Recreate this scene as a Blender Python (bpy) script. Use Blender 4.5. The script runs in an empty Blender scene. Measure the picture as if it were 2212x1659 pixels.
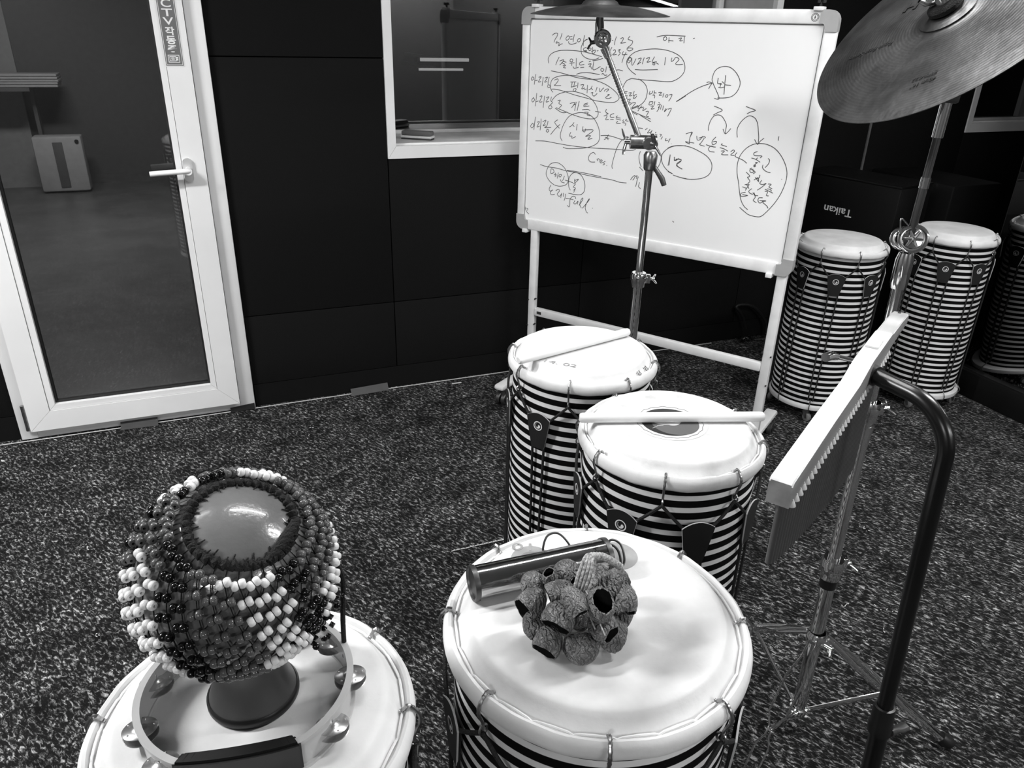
import bpy, bmesh, math, random
from mathutils import Vector, Matrix
random.seed(7)
PI = math.pi
C = bpy.context.scene.collection
sc = bpy.context.scene

# ---------------------------------------------------------------- camera, light, exposure
cam = bpy.data.cameras.new('camera')
cam.sensor_width = 36.0
cam.lens = 1635.3 / 2212 * 36.0
cam.clip_start = 0.02
cam_o = bpy.data.objects.new('camera', cam)
C.objects.link(cam_o)
cam_o.matrix_world = Matrix(((0.928964, 0.137264, -0.343779, 0.0),
                             (-0.369367, 0.404813, -0.836477, 0.0),
                             (0.024348, 0.904038, 0.426758, 1.5),
                             (0, 0, 0, 1)))
sc.camera = cam_o
sc.view_settings.view_transform = 'Standard'
sc.view_settings.look = 'None'
sc.view_settings.gamma = 1.0
sc.view_settings.use_curve_mapping = False
sc.view_settings.exposure = 0.0
w = bpy.data.worlds.new('world')
sc.world = w
w.use_nodes = True
w.node_tree.nodes['Background'].inputs[0].default_value = (0.5, 0.5, 0.5, 1)
w.node_tree.nodes['Background'].inputs[1].default_value = 0.03


def tube_lamp(name, loc, sx, sy, power, rot=(0, 0, 0)):
    l = bpy.data.lights.new(name, 'AREA')
    l.shape = 'RECTANGLE'
    l.size = sx
    l.size_y = sy
    l.energy = power
    o = bpy.data.objects.new(name, l)
    o.location = loc
    o.rotation_euler = rot
    C.objects.link(o)
    return o


tube_lamp('fluorescent_lamp', (-1.75, 1.60, 2.50), 1.1, 0.16, 115)
tube_lamp('fluorescent_upglow', (-1.0, 1.60, 2.51), 1.1, 0.1, 10, (math.pi, 0, 0))
tube_lamp('fluorescent_lamp', (1.95, 0.70, 2.50), 1.1, 0.07, 40)
tube_lamp('fluorescent_upglow', (1.95, 0.70, 2.51), 1.1, 0.07, 12, (math.pi, 0, 0))
tube_lamp('fluorescent_lamp', (0.65, 1.35, 2.50), 1.1, 0.07, 17)
tube_lamp('fluorescent_lamp', (2.7, 1.9, 2.50), 0.6, 0.07, 5)
tube_lamp('fluorescent_lamp', (-1.9, -2.4, 2.50), 1.2, 0.3, 80)
tube_lamp('fluorescent_lamp', (2.4, -2.4, 2.50), 1.2, 0.3, 85)
tube_lamp('corridor_lamp', (-0.9, 6.3, 2.45), 1.2, 0.3, 60)


# ---------------------------------------------------------------- materials
def g3(v):
    return (v, v, v, 1.0)


def mat(name, v, rough=0.5, metal=0.0, v2=None, scale=20.0, bump=0.0, bscale=60.0, spec=0.5, detail=4.0, lo=0.35, hi=0.65, coat=0.0, stretch=None):
    m = bpy.data.materials.new(name)
    m.use_nodes = True
    nt = m.node_tree
    b = nt.nodes['Principled BSDF']
    b.inputs['Base Color'].default_value = g3(v)
    b.inputs['Roughness'].default_value = rough
    b.inputs['Metallic'].default_value = metal
    b.inputs['Specular IOR Level'].default_value = spec
    b.inputs['Coat Weight'].default_value = coat
    tc = nt.nodes.new('ShaderNodeTexCoord')
    vec = tc.outputs['Object']
    if stretch:
        mp = nt.nodes.new('ShaderNodeMapping')
        mp.inputs['Scale'].default_value = stretch
        nt.links.new(vec, mp.inputs[0])
        vec = mp.outputs[0]
    if v2 is None:
        v2 = v * 0.9
    n = nt.nodes.new('ShaderNodeTexNoise')
    n.inputs['Scale'].default_value = scale
    n.inputs['Detail'].default_value = detail
    nt.links.new(vec, n.inputs['Vector'])
    r = nt.nodes.new('ShaderNodeValToRGB')
    r.color_ramp.elements[0].position = lo
    r.color_ramp.elements[0].color = g3(v2)
    r.color_ramp.elements[1].position = hi
    r.color_ramp.elements[1].color = g3(v)
    nt.links.new(n.outputs['Fac'], r.inputs[0])
    nt.links.new(r.outputs[0], b.inputs['Base Color'])
    if bump:
        n2 = nt.nodes.new('ShaderNodeTexNoise')
        n2.inputs['Scale'].default_value = bscale
        n2.inputs['Detail'].default_value = 5
        nt.links.new(vec, n2.inputs['Vector'])
        bp = nt.nodes.new('ShaderNodeBump')
        bp.inputs['Strength'].default_value = bump
        bp.inputs['Distance'].default_value = 0.004
        nt.links.new(n2.outputs['Fac'], bp.inputs['Height'])
        nt.links.new(bp.outputs[0], b.inputs['Normal'])
    return m


def stripe_mat(name, pitch, duty=0.55, white=0.76, black=0.003):
    m = bpy.data.materials.new(name)
    m.use_nodes = True
    nt = m.node_tree
    b = nt.nodes['Principled BSDF']
    tc = nt.nodes.new('ShaderNodeTexCoord')
    sp = nt.nodes.new('ShaderNodeSeparateXYZ')
    nt.links.new(tc.outputs['Object'], sp.inputs[0])
    dv = nt.nodes.new('ShaderNodeMath'); dv.operation = 'DIVIDE'
    dv.inputs[1].default_value = pitch
    nt.links.new(sp.outputs['Z'], dv.inputs[0])
    fr = nt.nodes.new('ShaderNodeMath'); fr.operation = 'FRACT'
    nt.links.new(dv.outputs[0], fr.inputs[0])
    r = nt.nodes.new('ShaderNodeValToRGB')
    cr = r.color_ramp
    cr.elements[0].position = 0.0
    cr.elements[0].color = g3(black)
    cr.elements[1].position = duty
    cr.elements[1].color = g3(black)
    for p, v in ((duty + 0.03, white), (0.97, white), (1.0, black)):
        e = cr.elements.new(p)
        e.color = g3(v)
    nt.links.new(fr.outputs[0], r.inputs[0])
    n = nt.nodes.new('ShaderNodeTexNoise')
    n.inputs['Scale'].default_value = 9
    nt.links.new(tc.outputs['Object'], n.inputs['Vector'])
    mr = nt.nodes.new('ShaderNodeMapRange')
    mr.inputs[3].default_value = 0.8
    mr.inputs[4].default_value = 1.1
    nt.links.new(n.outputs['Fac'], mr.inputs[0])
    mx = nt.nodes.new('ShaderNodeVectorMath'); mx.operation = 'SCALE'
    nt.links.new(r.outputs[0], mx.inputs[0])
    nt.links.new(mr.outputs[0], mx.inputs['Scale'])
    nt.links.new(mx.outputs[0], b.inputs['Base Color'])
    b.inputs['Roughness'].default_value = 0.5
    b.inputs['Specular IOR Level'].default_value = 0.12
    return m


def carpet_mat():
    m = bpy.data.materials.new('carpet')
    m.use_nodes = True
    nt = m.node_tree
    b = nt.nodes['Principled BSDF']
    tc = nt.nodes.new('ShaderNodeTexCoord')
    mp = nt.nodes.new('ShaderNodeMapping')
    mp.vector_type = 'TEXTURE'
    mp.inputs['Rotation'].default_value = (0, 0, -1.05)
    mp.inputs['Scale'].default_value = (2.3, 1.0, 1.0)
    nt.links.new(tc.outputs['Object'], mp.inputs[0])
    n = nt.nodes.new('ShaderNodeTexNoise')
    n.inputs['Scale'].default_value = 125
    n.inputs['Detail'].default_value = 3
    n.inputs['Roughness'].default_value = 0.75
    n.inputs['Distortion'].default_value = 0.6
    nt.links.new(mp.outputs[0], n.inputs['Vector'])
    r = nt.nodes.new('ShaderNodeValToRGB')
    cr = r.color_ramp
    cr.elements[0].position = 0.46
    cr.elements[0].color = g3(0.010)
    cr.elements[1].position = 0.72
    cr.elements[1].color = g3(0.75)
    for p, v in ((0.515, 0.030), (0.57, 0.13), (0.63, 0.40)):
        e = cr.elements.new(p)
        e.color = g3(v)
    nt.links.new(n.outputs['Fac'], r.inputs[0])
    # worn, linty patches
    n3 = nt.nodes.new('ShaderNodeTexNoise')
    n3.inputs['Scale'].default_value = 9
    n3.inputs['Detail'].default_value = 6
    nt.links.new(tc.outputs['Object'], n3.inputs['Vector'])
    r3 = nt.nodes.new('ShaderNodeMapRange')
    r3.inputs[1].default_value = 0.3
    r3.inputs[2].default_value = 0.75
    r3.inputs[3].default_value = 0.20
    r3.inputs[4].default_value = 1.15
    nt.links.new(n3.outputs['Fac'], r3.inputs[0])
    mx = nt.nodes.new('ShaderNodeVectorMath'); mx.operation = 'SCALE'
    nt.links.new(r.outputs[0], mx.inputs[0])
    nt.links.new(r3.outputs[0], mx.inputs['Scale'])
    nt.links.new(mx.outputs[0], b.inputs['Base Color'])
    b.inputs['Roughness'].default_value = 0.9
    b.inputs['Specular IOR Level'].default_value = 0.15
    bp = nt.nodes.new('ShaderNodeBump')
    bp.inputs['Strength'].default_value = 0.9
    bp.inputs['Distance'].default_value = 0.006
    nt.links.new(n.outputs['Fac'], bp.inputs['Height'])
    nt.links.new(bp.outputs[0], b.inputs['Normal'])
    return m


def glass_mat(name, tint, refl, rough=0.0):
    m = bpy.data.materials.new(name)
    m.use_nodes = True
    nt = m.node_tree
    nt.nodes.remove(nt.nodes['Principled BSDF'])
    out = nt.nodes['Material Output']
    t = nt.nodes.new('ShaderNodeBsdfTransparent')
    t.inputs[0].default_value = g3(tint)
    g = nt.nodes.new('ShaderNodeBsdfGlossy')
    g.inputs[0].default_value = g3(1)
    g.inputs['Roughness'].default_value = rough
    lw = nt.nodes.new('ShaderNodeFresnel')
    lw.inputs[0].default_value = refl
    mx = nt.nodes.new('ShaderNodeMixShader')
    nt.links.new(lw.outputs[0], mx.inputs[0])
    nt.links.new(t.outputs[0], mx.inputs[1])
    nt.links.new(g.outputs[0], mx.inputs[2])
    nt.links.new(mx.outputs[0], out.inputs[0])
    return m


def cymbal_mat(name, v=0.33):
    m = mat(name, v, rough=0.42, metal=0.9, v2=v * 0.45, scale=11, detail=10, lo=0.38, hi=0.62)
    nt = m.node_tree
    b = nt.nodes['Principled BSDF']
    tc = nt.nodes.new('ShaderNodeTexCoord')
    wv = nt.nodes.new('ShaderNodeTexWave')
    wv.wave_type = 'RINGS'
    wv.rings_direction = 'Z'
    wv.inputs['Scale'].default_value = 60
    wv.inputs['Distortion'].default_value = 1.2
    wv.inputs['Detail'].default_value = 2
    nt.links.new(tc.outputs['Object'], wv.inputs['Vector'])
    bp = nt.nodes.new('ShaderNodeBump')
    bp.inputs['Strength'].default_value = 0.06
    bp.inputs['Distance'].default_value = 0.002
    nt.links.new(wv.outputs['Fac'], bp.inputs['Height'])
    n = nt.nodes.new('ShaderNodeTexNoise')
    n.inputs['Scale'].default_value = 70
    n.inputs['Detail'].default_value = 3
    nt.links.new(tc.outputs['Object'], n.inputs['Vector'])
    bp2 = nt.nodes.new('ShaderNodeBump')
    bp2.inputs['Strength'].default_value = 0.25
    bp2.inputs['Distance'].default_value = 0.003
    nt.links.new(n.outputs['Fac'], bp2.inputs['Height'])
    nt.links.new(bp.outputs[0], bp2.inputs['Normal'])
    nt.links.new(bp2.outputs[0], b.inputs['Normal'])
    return m


M = {}
M['carpet'] = carpet_mat()
M['felt'] = mat('felt_panel', 0.0095, 0.95, v2=0.0082, scale=300, bump=0.3, bscale=500, spec=0.04)
M['felt_dark'] = mat('joint_backing', 0.008, 0.95, spec=0.05)  # dark backing behind the felt panels, seen in their gaps
M['base'] = mat('baseboard_black', 0.006, 0.5, spec=0.2)
M['upvc'] = mat('white_frame', 0.80, 0.35, v2=0.74, scale=3)
M['upvc_old'] = mat('painted_sill', 0.66, 0.5, v2=0.5, scale=8, bump=0.3, bscale=30)
M['gasket'] = mat('black_rubber', 0.01, 0.6)
M['ceil'] = mat('ceiling_tile', 0.6, 0.9)
M['darkwall'] = mat('dark_wall', 0.02, 0.9)
M['plaster'] = mat('plaster_wall', 0.09, 0.9)
M['satin'] = mat('satin_metal', 0.7, 0.4, 0.5)
M['corr_wall'] = mat('corridor_wall', 0.35, 0.8)
M['corr_floor'] = mat('corridor_floor', 0.14, 0.35, v2=0.1, scale=2)
M['corr_dark'] = mat('corridor_partition', 0.12, 0.7)
M['glass'] = glass_mat('window_glass', 0.75, 2.2)
M['door_glass'] = glass_mat('door_glass', 0.72, 1.7, 0.02)
M['chrome'] = mat('chrome', 0.95, 0.07, 1.0, v2=0.9)
M['chrome_worn'] = mat('chrome_worn', 0.42, 0.3, 1.0, v2=0.3, scale=120)
M['steel_dark'] = mat('dark_steel', 0.10, 0.4, 0.8)
M['black_paint'] = mat('black_paint', 0.004, 0.28, spec=0.5)
M['black_plastic'] = mat('black_plastic', 0.008, 0.4)
M['cab'] = mat('cabinet_black', 0.0035, 0.5, spec=0.3)
M['board'] = mat('whiteboard_enamel', 0.92, 0.28, v2=0.90, scale=2, spec=0.4)
M['board_frame'] = mat('board_frame', 0.85, 0.4)
M['corner'] = mat('corner_plastic', 0.38, 0.45)
M['ink'] = mat('marker_ink', 0.045, 0.8, v2=0.09, scale=60)
M['leg_white'] = mat('white_steel_leg', 0.70, 0.35)
M['skin'] = mat('goat_skin', 0.76, 0.62, v2=0.62, scale=12, bump=0.12, bscale=90, detail=8, spec=0.25)
M['skin_worn'] = mat('goat_skin_worn', 0.72, 0.62, v2=0.50, scale=16, bump=0.15, bscale=90, detail=10, lo=0.25, hi=0.5, spec=0.25)
M['cord_white'] = mat('white_cord', 0.82, 0.6)
M['rope'] = mat('black_rope', 0.006, 0.7, bump=0.6, bscale=400)
M['tab'] = mat('black_leather', 0.009, 0.55)
M['tab_edge'] = mat('pale_cut_edge', 0.55, 0.6)
M['logo'] = mat('white_print', 0.78, 0.5)
M['logo_grey'] = mat('grey_print', 0.25, 0.5)
M['ringbase'] = mat('pale_base_ring', 0.66, 0.4)
M['stick'] = mat('maple_stick', 0.86, 0.5, v2=0.74, scale=30, stretch=(1, 1, 0.1))
M['wood'] = mat('maple_mantle', 0.86, 0.22, v2=0.7, scale=40, stretch=(0.08, 1, 1), coat=0.4)
M['wood_side'] = mat('mantle_side', 0.26, 0.5, v2=0.18, scale=40, stretch=(0.1, 1, 1))  # sides and underside of the mantle, darker than its top
M['chime'] = mat('chime_metal', 0.16, 0.34, 0.7)
M['seed'] = mat('seed_shell', 0.25, 0.36, v2=0.10, scale=60, lo=0.3, hi=0.7)
def add_wrinkle(m):
    nt = m.node_tree
    b = nt.nodes['Principled BSDF']
    tc = nt.nodes.new('ShaderNodeTexCoord')
    wv = nt.nodes.new('ShaderNodeTexWave')
    wv.inputs['Scale'].default_value = 62
    wv.inputs['Distortion'].default_value = 11
    wv.inputs['Detail'].default_value = 3
    wv.inputs['Detail Scale'].default_value = 1.6
    nt.links.new(tc.outputs['Object'], wv.inputs['Vector'])
    bp = nt.nodes.new('ShaderNodeBump')
    bp.inputs['Strength'].default_value = 1.0
    bp.inputs['Distance'].default_value = 0.0035
    nt.links.new(wv.outputs['Fac'], bp.inputs['Height'])
    nt.links.new(bp.outputs[0], b.inputs['Normal'])
add_wrinkle(M['seed'])
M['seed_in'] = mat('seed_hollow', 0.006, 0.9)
M['twine'] = mat('jute_twine', 0.55, 0.8, v2=0.2, scale=300, bump=0.8, bscale=300)
M['gourd'] = mat('gourd_skin', 0.17, 0.2, v2=0.10, scale=9, bump=0.1, bscale=200, coat=0.5)
M['gourd_neck'] = mat('gourd_neck', 0.045, 0.4)
M['bead_w'] = mat('white_bead', 0.82, 0.22)
M['bead_g'] = mat('grey_bead', 0.10, 0.15)
M['bead_k'] = mat('black_bead', 0.006, 0.12)
M['yarn'] = mat('black_yarn', 0.006, 0.9, bump=1.0, bscale=500)
M['tamb'] = mat('tambourine_plastic', 0.5, 0.28)
M['jingle'] = mat('jingle_metal', 0.6, 0.25, 0.85)
M['cymbal'] = cymbal_mat('cymbal_bronze', 0.145)
M['cymbal2'] = cymbal_mat('cymbal_bronze_dark', 0.22)
M['tin'] = mat('tin_tube', 0.5, 0.12, 1.0, v2=0.3, scale=8, bump=0.15, bscale=25)
M['tape'] = mat('grey_tape', 0.13, 0.35)
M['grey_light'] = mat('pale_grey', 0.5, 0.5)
M['grey_mid'] = mat('mid_grey', 0.14, 0.5)
M['paper'] = mat('white_paper', 0.6, 0.7)
mir = bpy.data.materials.new('mirror_silver')
mir.use_nodes = True
mir.node_tree.nodes['Principled BSDF'].inputs['Base Color'].default_value = g3(0.5)
mir.node_tree.nodes['Principled BSDF'].inputs['Metallic'].default_value = 1.0
mir.node_tree.nodes['Principled BSDF'].inputs['Roughness'].default_value = 0.01
M['mirror'] = mir
em = bpy.data.materials.new('lit_strip')  # glow of the strips that stand in for reflected tubes
em.use_nodes = True
em.node_tree.nodes['Principled BSDF'].inputs['Emission Color'].default_value = g3(1)
em.node_tree.nodes['Principled BSDF'].inputs['Emission Strength'].default_value = 0.55
M['lit'] = em


# ---------------------------------------------------------------- mesh helpers
def V(*a):
    return Vector(a)


def rotz(a):
    return Matrix.Rotation(a, 4, 'Z')


def add_box(bm, c, s, mx=None, bevel=0.0, mi=0):
    r = bmesh.ops.create_cube(bm, size=1.0)
    vs = r['verts']
    bmesh.ops.scale(bm, vec=Vector(s), verts=vs)
    if bevel:
        es = list({e for v in vs for e in v.link_edges})
        rb = bmesh.ops.bevel(bm, geom=es, offset=bevel, segments=2, affect='EDGES', profile=0.5)
        vs = list({v for f in rb['faces'] for v in f.verts} | {v for v in vs if v.is_valid})
    bmesh.ops.translate(bm, vec=Vector(c), verts=vs)
    if mx is not None:
        bmesh.ops.transform(bm, matrix=mx, verts=vs)
    if mi:
        for f in {f for v in vs for f in v.link_faces}:
            f.material_index = mi
    return vs


def frame_at(d):
    d = d.normalized()
    u = d.cross(V(0, 0, 1))
    if u.length < 1e-4:
        u = V(1, 0, 0)
    u.normalize()
    return u, d.cross(u).normalized()


def add_tube(bm, pts, r, seg=10, closed=False, caps=True, flat=1.0, mi=0):
    pts = [Vector(p) for p in pts]
    n = len(pts)
    rad = r if isinstance(r, (list, tuple)) else [r] * n
    rings = []
    u = None
    for i in range(n):
        if closed:
            d = pts[(i + 1) % n] - pts[i - 1]
        else:
            d = pts[min(i + 1, n - 1)] - pts[max(i - 1, 0)]
        if d.length < 1e-9:
            d = V(0, 0, 1)
        d.normalize()
        if u is None:
            u, w_ = frame_at(d)
        else:
            u = (u - d * u.dot(d))
            if u.length < 1e-6:
                u, w_ = frame_at(d)
            u.normalize()
        w_ = d.cross(u)
        rings.append([bm.verts.new(pts[i] + u * math.cos(2 * PI * k / seg) * rad[i] + w_ * math.sin(2 * PI * k / seg) * rad[i] * flat) for k in range(seg)])
    m = n if closed else n - 1
    for i in range(m):
        a, b = rings[i], rings[(i + 1) % n]
        for k in range(seg):
            f = bm.faces.new((a[k], a[(k + 1) % seg], b[(k + 1) % seg], b[k]))
            f.smooth = True
            f.material_index = mi
    if caps and not closed:
        for q in (list(reversed(rings[0])), rings[-1]):
            f = bm.faces.new(q)
            f.material_index = mi


def add_cyl(bm, p0, p1, r0, r1=None, seg=20, mi=0):
    add_tube(bm, [p0, p1], [r0, r0 if r1 is None else r1], seg=seg, mi=mi)


def add_lathe(bm, prof, seg=48, mx=None, mi=0, closed=False, smooth=True, arc=None):
    rings = []
    for r, z in prof:
        if abs(r) < 1e-7:
            v = V(0, 0, z)
            rings.append([bm.verts.new(mx @ v if mx is not None else v)])
        else:
            q = []
            for k in range(seg):
                a = 2 * PI * k / seg
                v = V(r * math.cos(a), r * math.sin(a), z)
                q.append(bm.verts.new(mx @ v if mx is not None else v))
            rings.append(q)
    n = len(rings)
    for i in range(n if closed else n - 1):
        a, b = rings[i], rings[(i + 1) % n]
        for k in range(seg):
            k2 = (k + 1) % seg
            if len(a) == 1 and len(b) == 1:
                continue
            if len(a) == 1:
                f = bm.faces.new((a[0], b[k2], b[k]))
            elif len(b) == 1:
                f = bm.faces.new((a[k], a[k2], b[0]))
            else:
                f = bm.faces.new((a[k], a[k2], b[k2], b[k]))
            f.smooth = smooth
            f.material_index = mi


def add_prism(bm, poly, z0, z1, mx=None, mi=0, mi_side=None):
    lo = [bm.verts.new((mx @ V(x, y, z0)) if mx is not None else V(x, y, z0)) for x, y in poly]
    hi = [bm.verts.new((mx @ V(x, y, z1)) if mx is not None else V(x, y, z1)) for x, y in poly]
    n = len(poly)
    f = bm.faces.new(hi); f.material_index = mi
    f = bm.faces.new(list(reversed(lo))); f.material_index = mi
    for i in range(n):
        f = bm.faces.new((lo[i], lo[(i + 1) % n], hi[(i + 1) % n], hi[i]))
        f.material_index = mi if mi_side is None else mi_side


def smooth_path(pts, k=6, closed=False):
    pts = [Vector(p) for p in pts]
    n = len(pts)
    if n < 3:
        return pts
    out = []
    rng = range(n) if closed else range(n - 1)
    for i in rng:
        p0 = pts[(i - 1) % n] if (closed or i > 0) else pts[0]
        p1 = pts[i]
        p2 = pts[(i + 1) % n]
        p3 = pts[(i + 2) % n] if (closed or i + 2 < n) else pts[-1]
        for j in range(k):
            t = j / k
            out.append(0.5 * ((2 * p1) + (p2 - p0) * t + (2 * p0 - 5 * p1 + 4 * p2 - p3) * t * t + (3 * p1 - p0 - 3 * p2 + p3) * t * t * t))
    if not closed:
        out.append(pts[-1])
    return out


def obj(name, bm, m, parent=None, loc=None, rot=None, smooth=None):
    me = bpy.data.meshes.new(name)
    bmesh.ops.recalc_face_normals(bm, faces=bm.faces)
    if smooth:
        for f in bm.faces:
            f.smooth = True
    bm.to_mesh(me)
    bm.free()
    me.set_sharp_from_angle(angle=math.radians(42))
    for x in (m if isinstance(m, (list, tuple)) else [m]):
        me.materials.append(M[x] if isinstance(x, str) else x)
    o = bpy.data.objects.new(name, me)
    C.objects.link(o)
    if parent is not None:
        o.parent = parent
    if loc is not None:
        o.location = loc
    if rot is not None:
        o.rotation_euler = rot
    return o


def tag(o, label, cat, group=None):
    o['label'] = label
    o['category'] = cat
    if group:
        o['group'] = group
    return o


def thing(name, label, cat, loc=(0, 0, 0), rz=0.0, group=None):
    o = bpy.data.objects.new(name, None)
    o.empty_display_size = 0.05
    C.objects.link(o)
    o.location = loc
    o.rotation_euler = (0, 0, rz)
    return tag(o, label, cat, group)


def struct(name, bm, m, parent=None):
    o = obj(name, bm, m, parent)
    if parent is None:
        o['kind'] = 'structure'
    return o


def NB():
    return bmesh.new()


def text_mesh(name, s, size, m, parent, mx, width=None, height=None, extrude=0.0003, bold=0.0, shear=0.0):
    cu = bpy.data.curves.new(name + '_curve', 'FONT')
    cu.body = s
    cu.size = size
    cu.extrude = extrude
    cu.offset = bold
    cu.shear = shear
    cu.align_x = 'CENTER'
    cu.align_y = 'CENTER'
    to = bpy.data.objects.new(name + '_tmp', cu)
    C.objects.link(to)
    dg = bpy.context.evaluated_depsgraph_get()
    dg.update()
    me = bpy.data.meshes.new_from_object(to.evaluated_get(dg))
    bpy.data.objects.remove(to)
    bpy.data.curves.remove(cu)
    xs = [v.co.x for v in me.vertices] or [0]
    ys = [v.co.y for v in me.vertices] or [0]
    cx, cy = (min(xs) + max(xs)) / 2, (min(ys) + max(ys)) / 2
    sx = width / max(1e-6, max(xs) - min(xs)) if width else 1
    sy = height / max(1e-6, max(ys) - min(ys)) if height else 1
    for v in me.vertices:
        v.co = mx @ V((v.co.x - cx) * sx, (v.co.y - cy) * sy, v.co.z)
    me.name = name
    me.materials.clear()
    me.materials.append(M[m])
    o = bpy.data.objects.new(name, me)
    C.objects.link(o)
    o.parent = parent
    return o


def basis(o, x, y, z):
    return Matrix(((x[0], y[0], z[0], o[0]), (x[1], y[1], z[1], o[1]), (x[2], y[2], z[2], o[2]), (0, 0, 0, 1)))


# ---------------------------------------------------------------- the room
YB = 3.087
bm = NB(); add_box(bm, (1.0, 0.09, -0.02), (7.3, 6.1, 0.04)); floor = struct('floor', bm, 'carpet')
bm = NB(); add_box(bm, (0.6, 0.1, 2.62), (8.4, 6.2, 0.06)); struct('ceiling', bm, 'ceil')
bm = NB()
def panel(x0, x1, z0, z1):
    add_box(bm, ((x0 + x1) / 2, YB + 0.016, (z0 + z1) / 2), (x1 - x0 - 0.004, 0.032, z1 - z0 - 0.004), bevel=0.0015)
def backing(x0, x1, z0, z1):
    add_box(bm, ((x0 + x1) / 2, YB + 0.082, (z0 + z1) / 2), (x1 - x0, 0.1, z1 - z0), mi=1)
rows = [(0.10, 0.405), (0.405, 1.38), (1.38, 2.6)]
for x0, x1 in ((-2.6, -1.7), (-1.7, -0.785), (0.081, 0.705), (2.535, 3.204), (3.204, 3.885)):
    for z0, z1 in rows:
        panel(x0, x1, z0, z1)
    backing(x0, x1, 0.0, 2.6)
for x0, x1 in ((0.705, 1.608), (1.608, 2.535)):
    panel(x0, x1, 0.10, 0.405); panel(x0, x1, 0.405, 1.009)
backing(0.705, 2.535, 0.0, 1.009)
backing(0.705, 2.535, 2.2, 2.6); panel(0.705, 2.535, 2.2, 2.6)
panel(3.885, 4.6, 0.10, 1.04); backing(3.885, 4.6, 0.0, 1.04); panel(3.885, 4.6, 2.2, 2.6); backing(3.885, 4.6, 2.2, 2.6)
backing(-0.785, 0.081, 2.12, 2.6); panel(-0.785, 0.081, 2.12, 2.6)
struct('wall_back', bm, ['felt', 'felt_dark'])
bm = NB(); add_box(bm, (4.62, 1.3, 1.3), (0.04, 3.9, 2.6)); add_box(bm, (4.62, 3.2, 1.3), (0.04, 0.3, 2.6)); struct('wall_far_right', bm, 'darkwall')
bm = NB(); add_box(bm, (-2.62, 0.1, 1.3), (0.04, 6.2, 2.6)); struct('wall_left', bm, 'plaster')
bm = NB(); add_box(bm, (1.0, -2.98, 1.3), (7.3, 0.04, 2.6)); struct('wall_front', bm, 'plaster')
# partition with the mirror, standing forward of the back wall on the right
bm = NB(); add_box(bm, (3.215, -0.37, 1.31), (0.08, 5.18, 2.54)); struct('wall_right', bm, 'darkwall')
bm = NB(); add_box(bm, (3.162, -0.37, 0.06), (0.026, 5.18, 0.12), bevel=0.003); struct('baseboard_right', bm, 'base')
bm = NB(); add_box(bm, (3.170, -0.37, 1.24), (0.01, 5.16, 2.2), bevel=0.001)
tag(obj('wall_mirror', bm, 'mirror'), 'large dark wall mirror right of the castered drums', 'mirror')
bm = NB()
for x0, x1 in ((-2.6, -0.79), (0.086, 4.6)):
    add_box(bm, ((x0 + x1) / 2, YB + 0.012, 0.05), (x1 - x0, 0.024, 0.1))
struct('baseboard_back', bm, 'base')
bm = NB(); add_box(bm, (3.204, YB - 0.001, 1.55), (0.010, 0.012, 1.42)); struct('trim_1', bm, 'grey_mid')

# windows
def window(n, x0, x1, z0, z1, xw, body='upvc', sillm='upvc_old', depth=0.40, cw=0.034):
    bm = NB()
    y = YB - 0.006
    def fr(poly, m=0):
        a = [bm.verts.new(V(px, y, pz)) for px, pz in poly]
        b = [bm.verts.new(V(px, y + 0.03, pz)) for px, pz in poly]
        bm.faces.new(a); bm.faces.new(list(reversed(b)))
        for i in range(4):
            bm.faces.new((a[i], b[i], b[(i + 1) % 4], a[(i + 1) % 4]))
    g = 0.0006
    zi = z0 + 0.047
    fr([(x0, z0 + g), (x0 + cw, zi + g), (x0 + cw, z1 - 0.04), (x0, z1)])
    fr([(x0 + g, z0), (x1 - g, z0), (x1 - cw, zi), (x0 + cw + g, zi)])
    fr([(x1, z0 + g), (x1, z1), (x1 - cw, z1 - 0.04), (x1 - cw, zi + g)])
    fr([(x0, z1), (x0 + cw, z1 - 0.04), (x1 - cw, z1 - 0.04), (x1, z1)])
    # inner lip
    add_box(bm, ((x0 + x1) / 2, YB + 0.03, zi + 0.004), (x1 - x0 - 2 * cw, 0.02, 0.008), bevel=0.002)
    w = struct('window_%d' % n, bm, body)
    bm = NB(); add_box(bm, ((x0 + x1) / 2, YB + 0.024 + depth / 2, zi - 0.022), (x1 - x0 - 2 * cw, depth, 0.04), bevel=0.003)
    add_box(bm, ((x0 + x1) / 2, YB + depth + 0.0, zi + 0.006), (x1 - x0 - 2 * cw, 0.03, 0.016), bevel=0.003)
    obj('window_sill', bm, sillm, w)
    bm = NB()
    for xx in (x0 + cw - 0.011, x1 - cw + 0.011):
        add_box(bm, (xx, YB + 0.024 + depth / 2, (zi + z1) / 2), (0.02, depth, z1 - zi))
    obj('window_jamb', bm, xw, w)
    bm = NB()
    for xx in (x0 + cw + 0.03, x1 - cw - 0.03):
        add_box(bm, (xx, YB + depth - 0.01, (zi + z1) / 2), (0.028, 0.04, z1 - zi), bevel=0.003)
    obj('window_frame', bm, 'upvc', w)
    bm = NB(); add_box(bm, ((x0 + x1) / 2, YB + depth, (zi + z1) / 2), (x1 - x0 - 2 * cw, 0.006, z1 - zi))
    obj('window_pane', bm, 'glass', w)
    return w
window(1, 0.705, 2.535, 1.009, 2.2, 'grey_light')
window(2, 3.885, 4.59, 1.04, 2.2, 'grey_light', depth=0.12)

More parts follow.
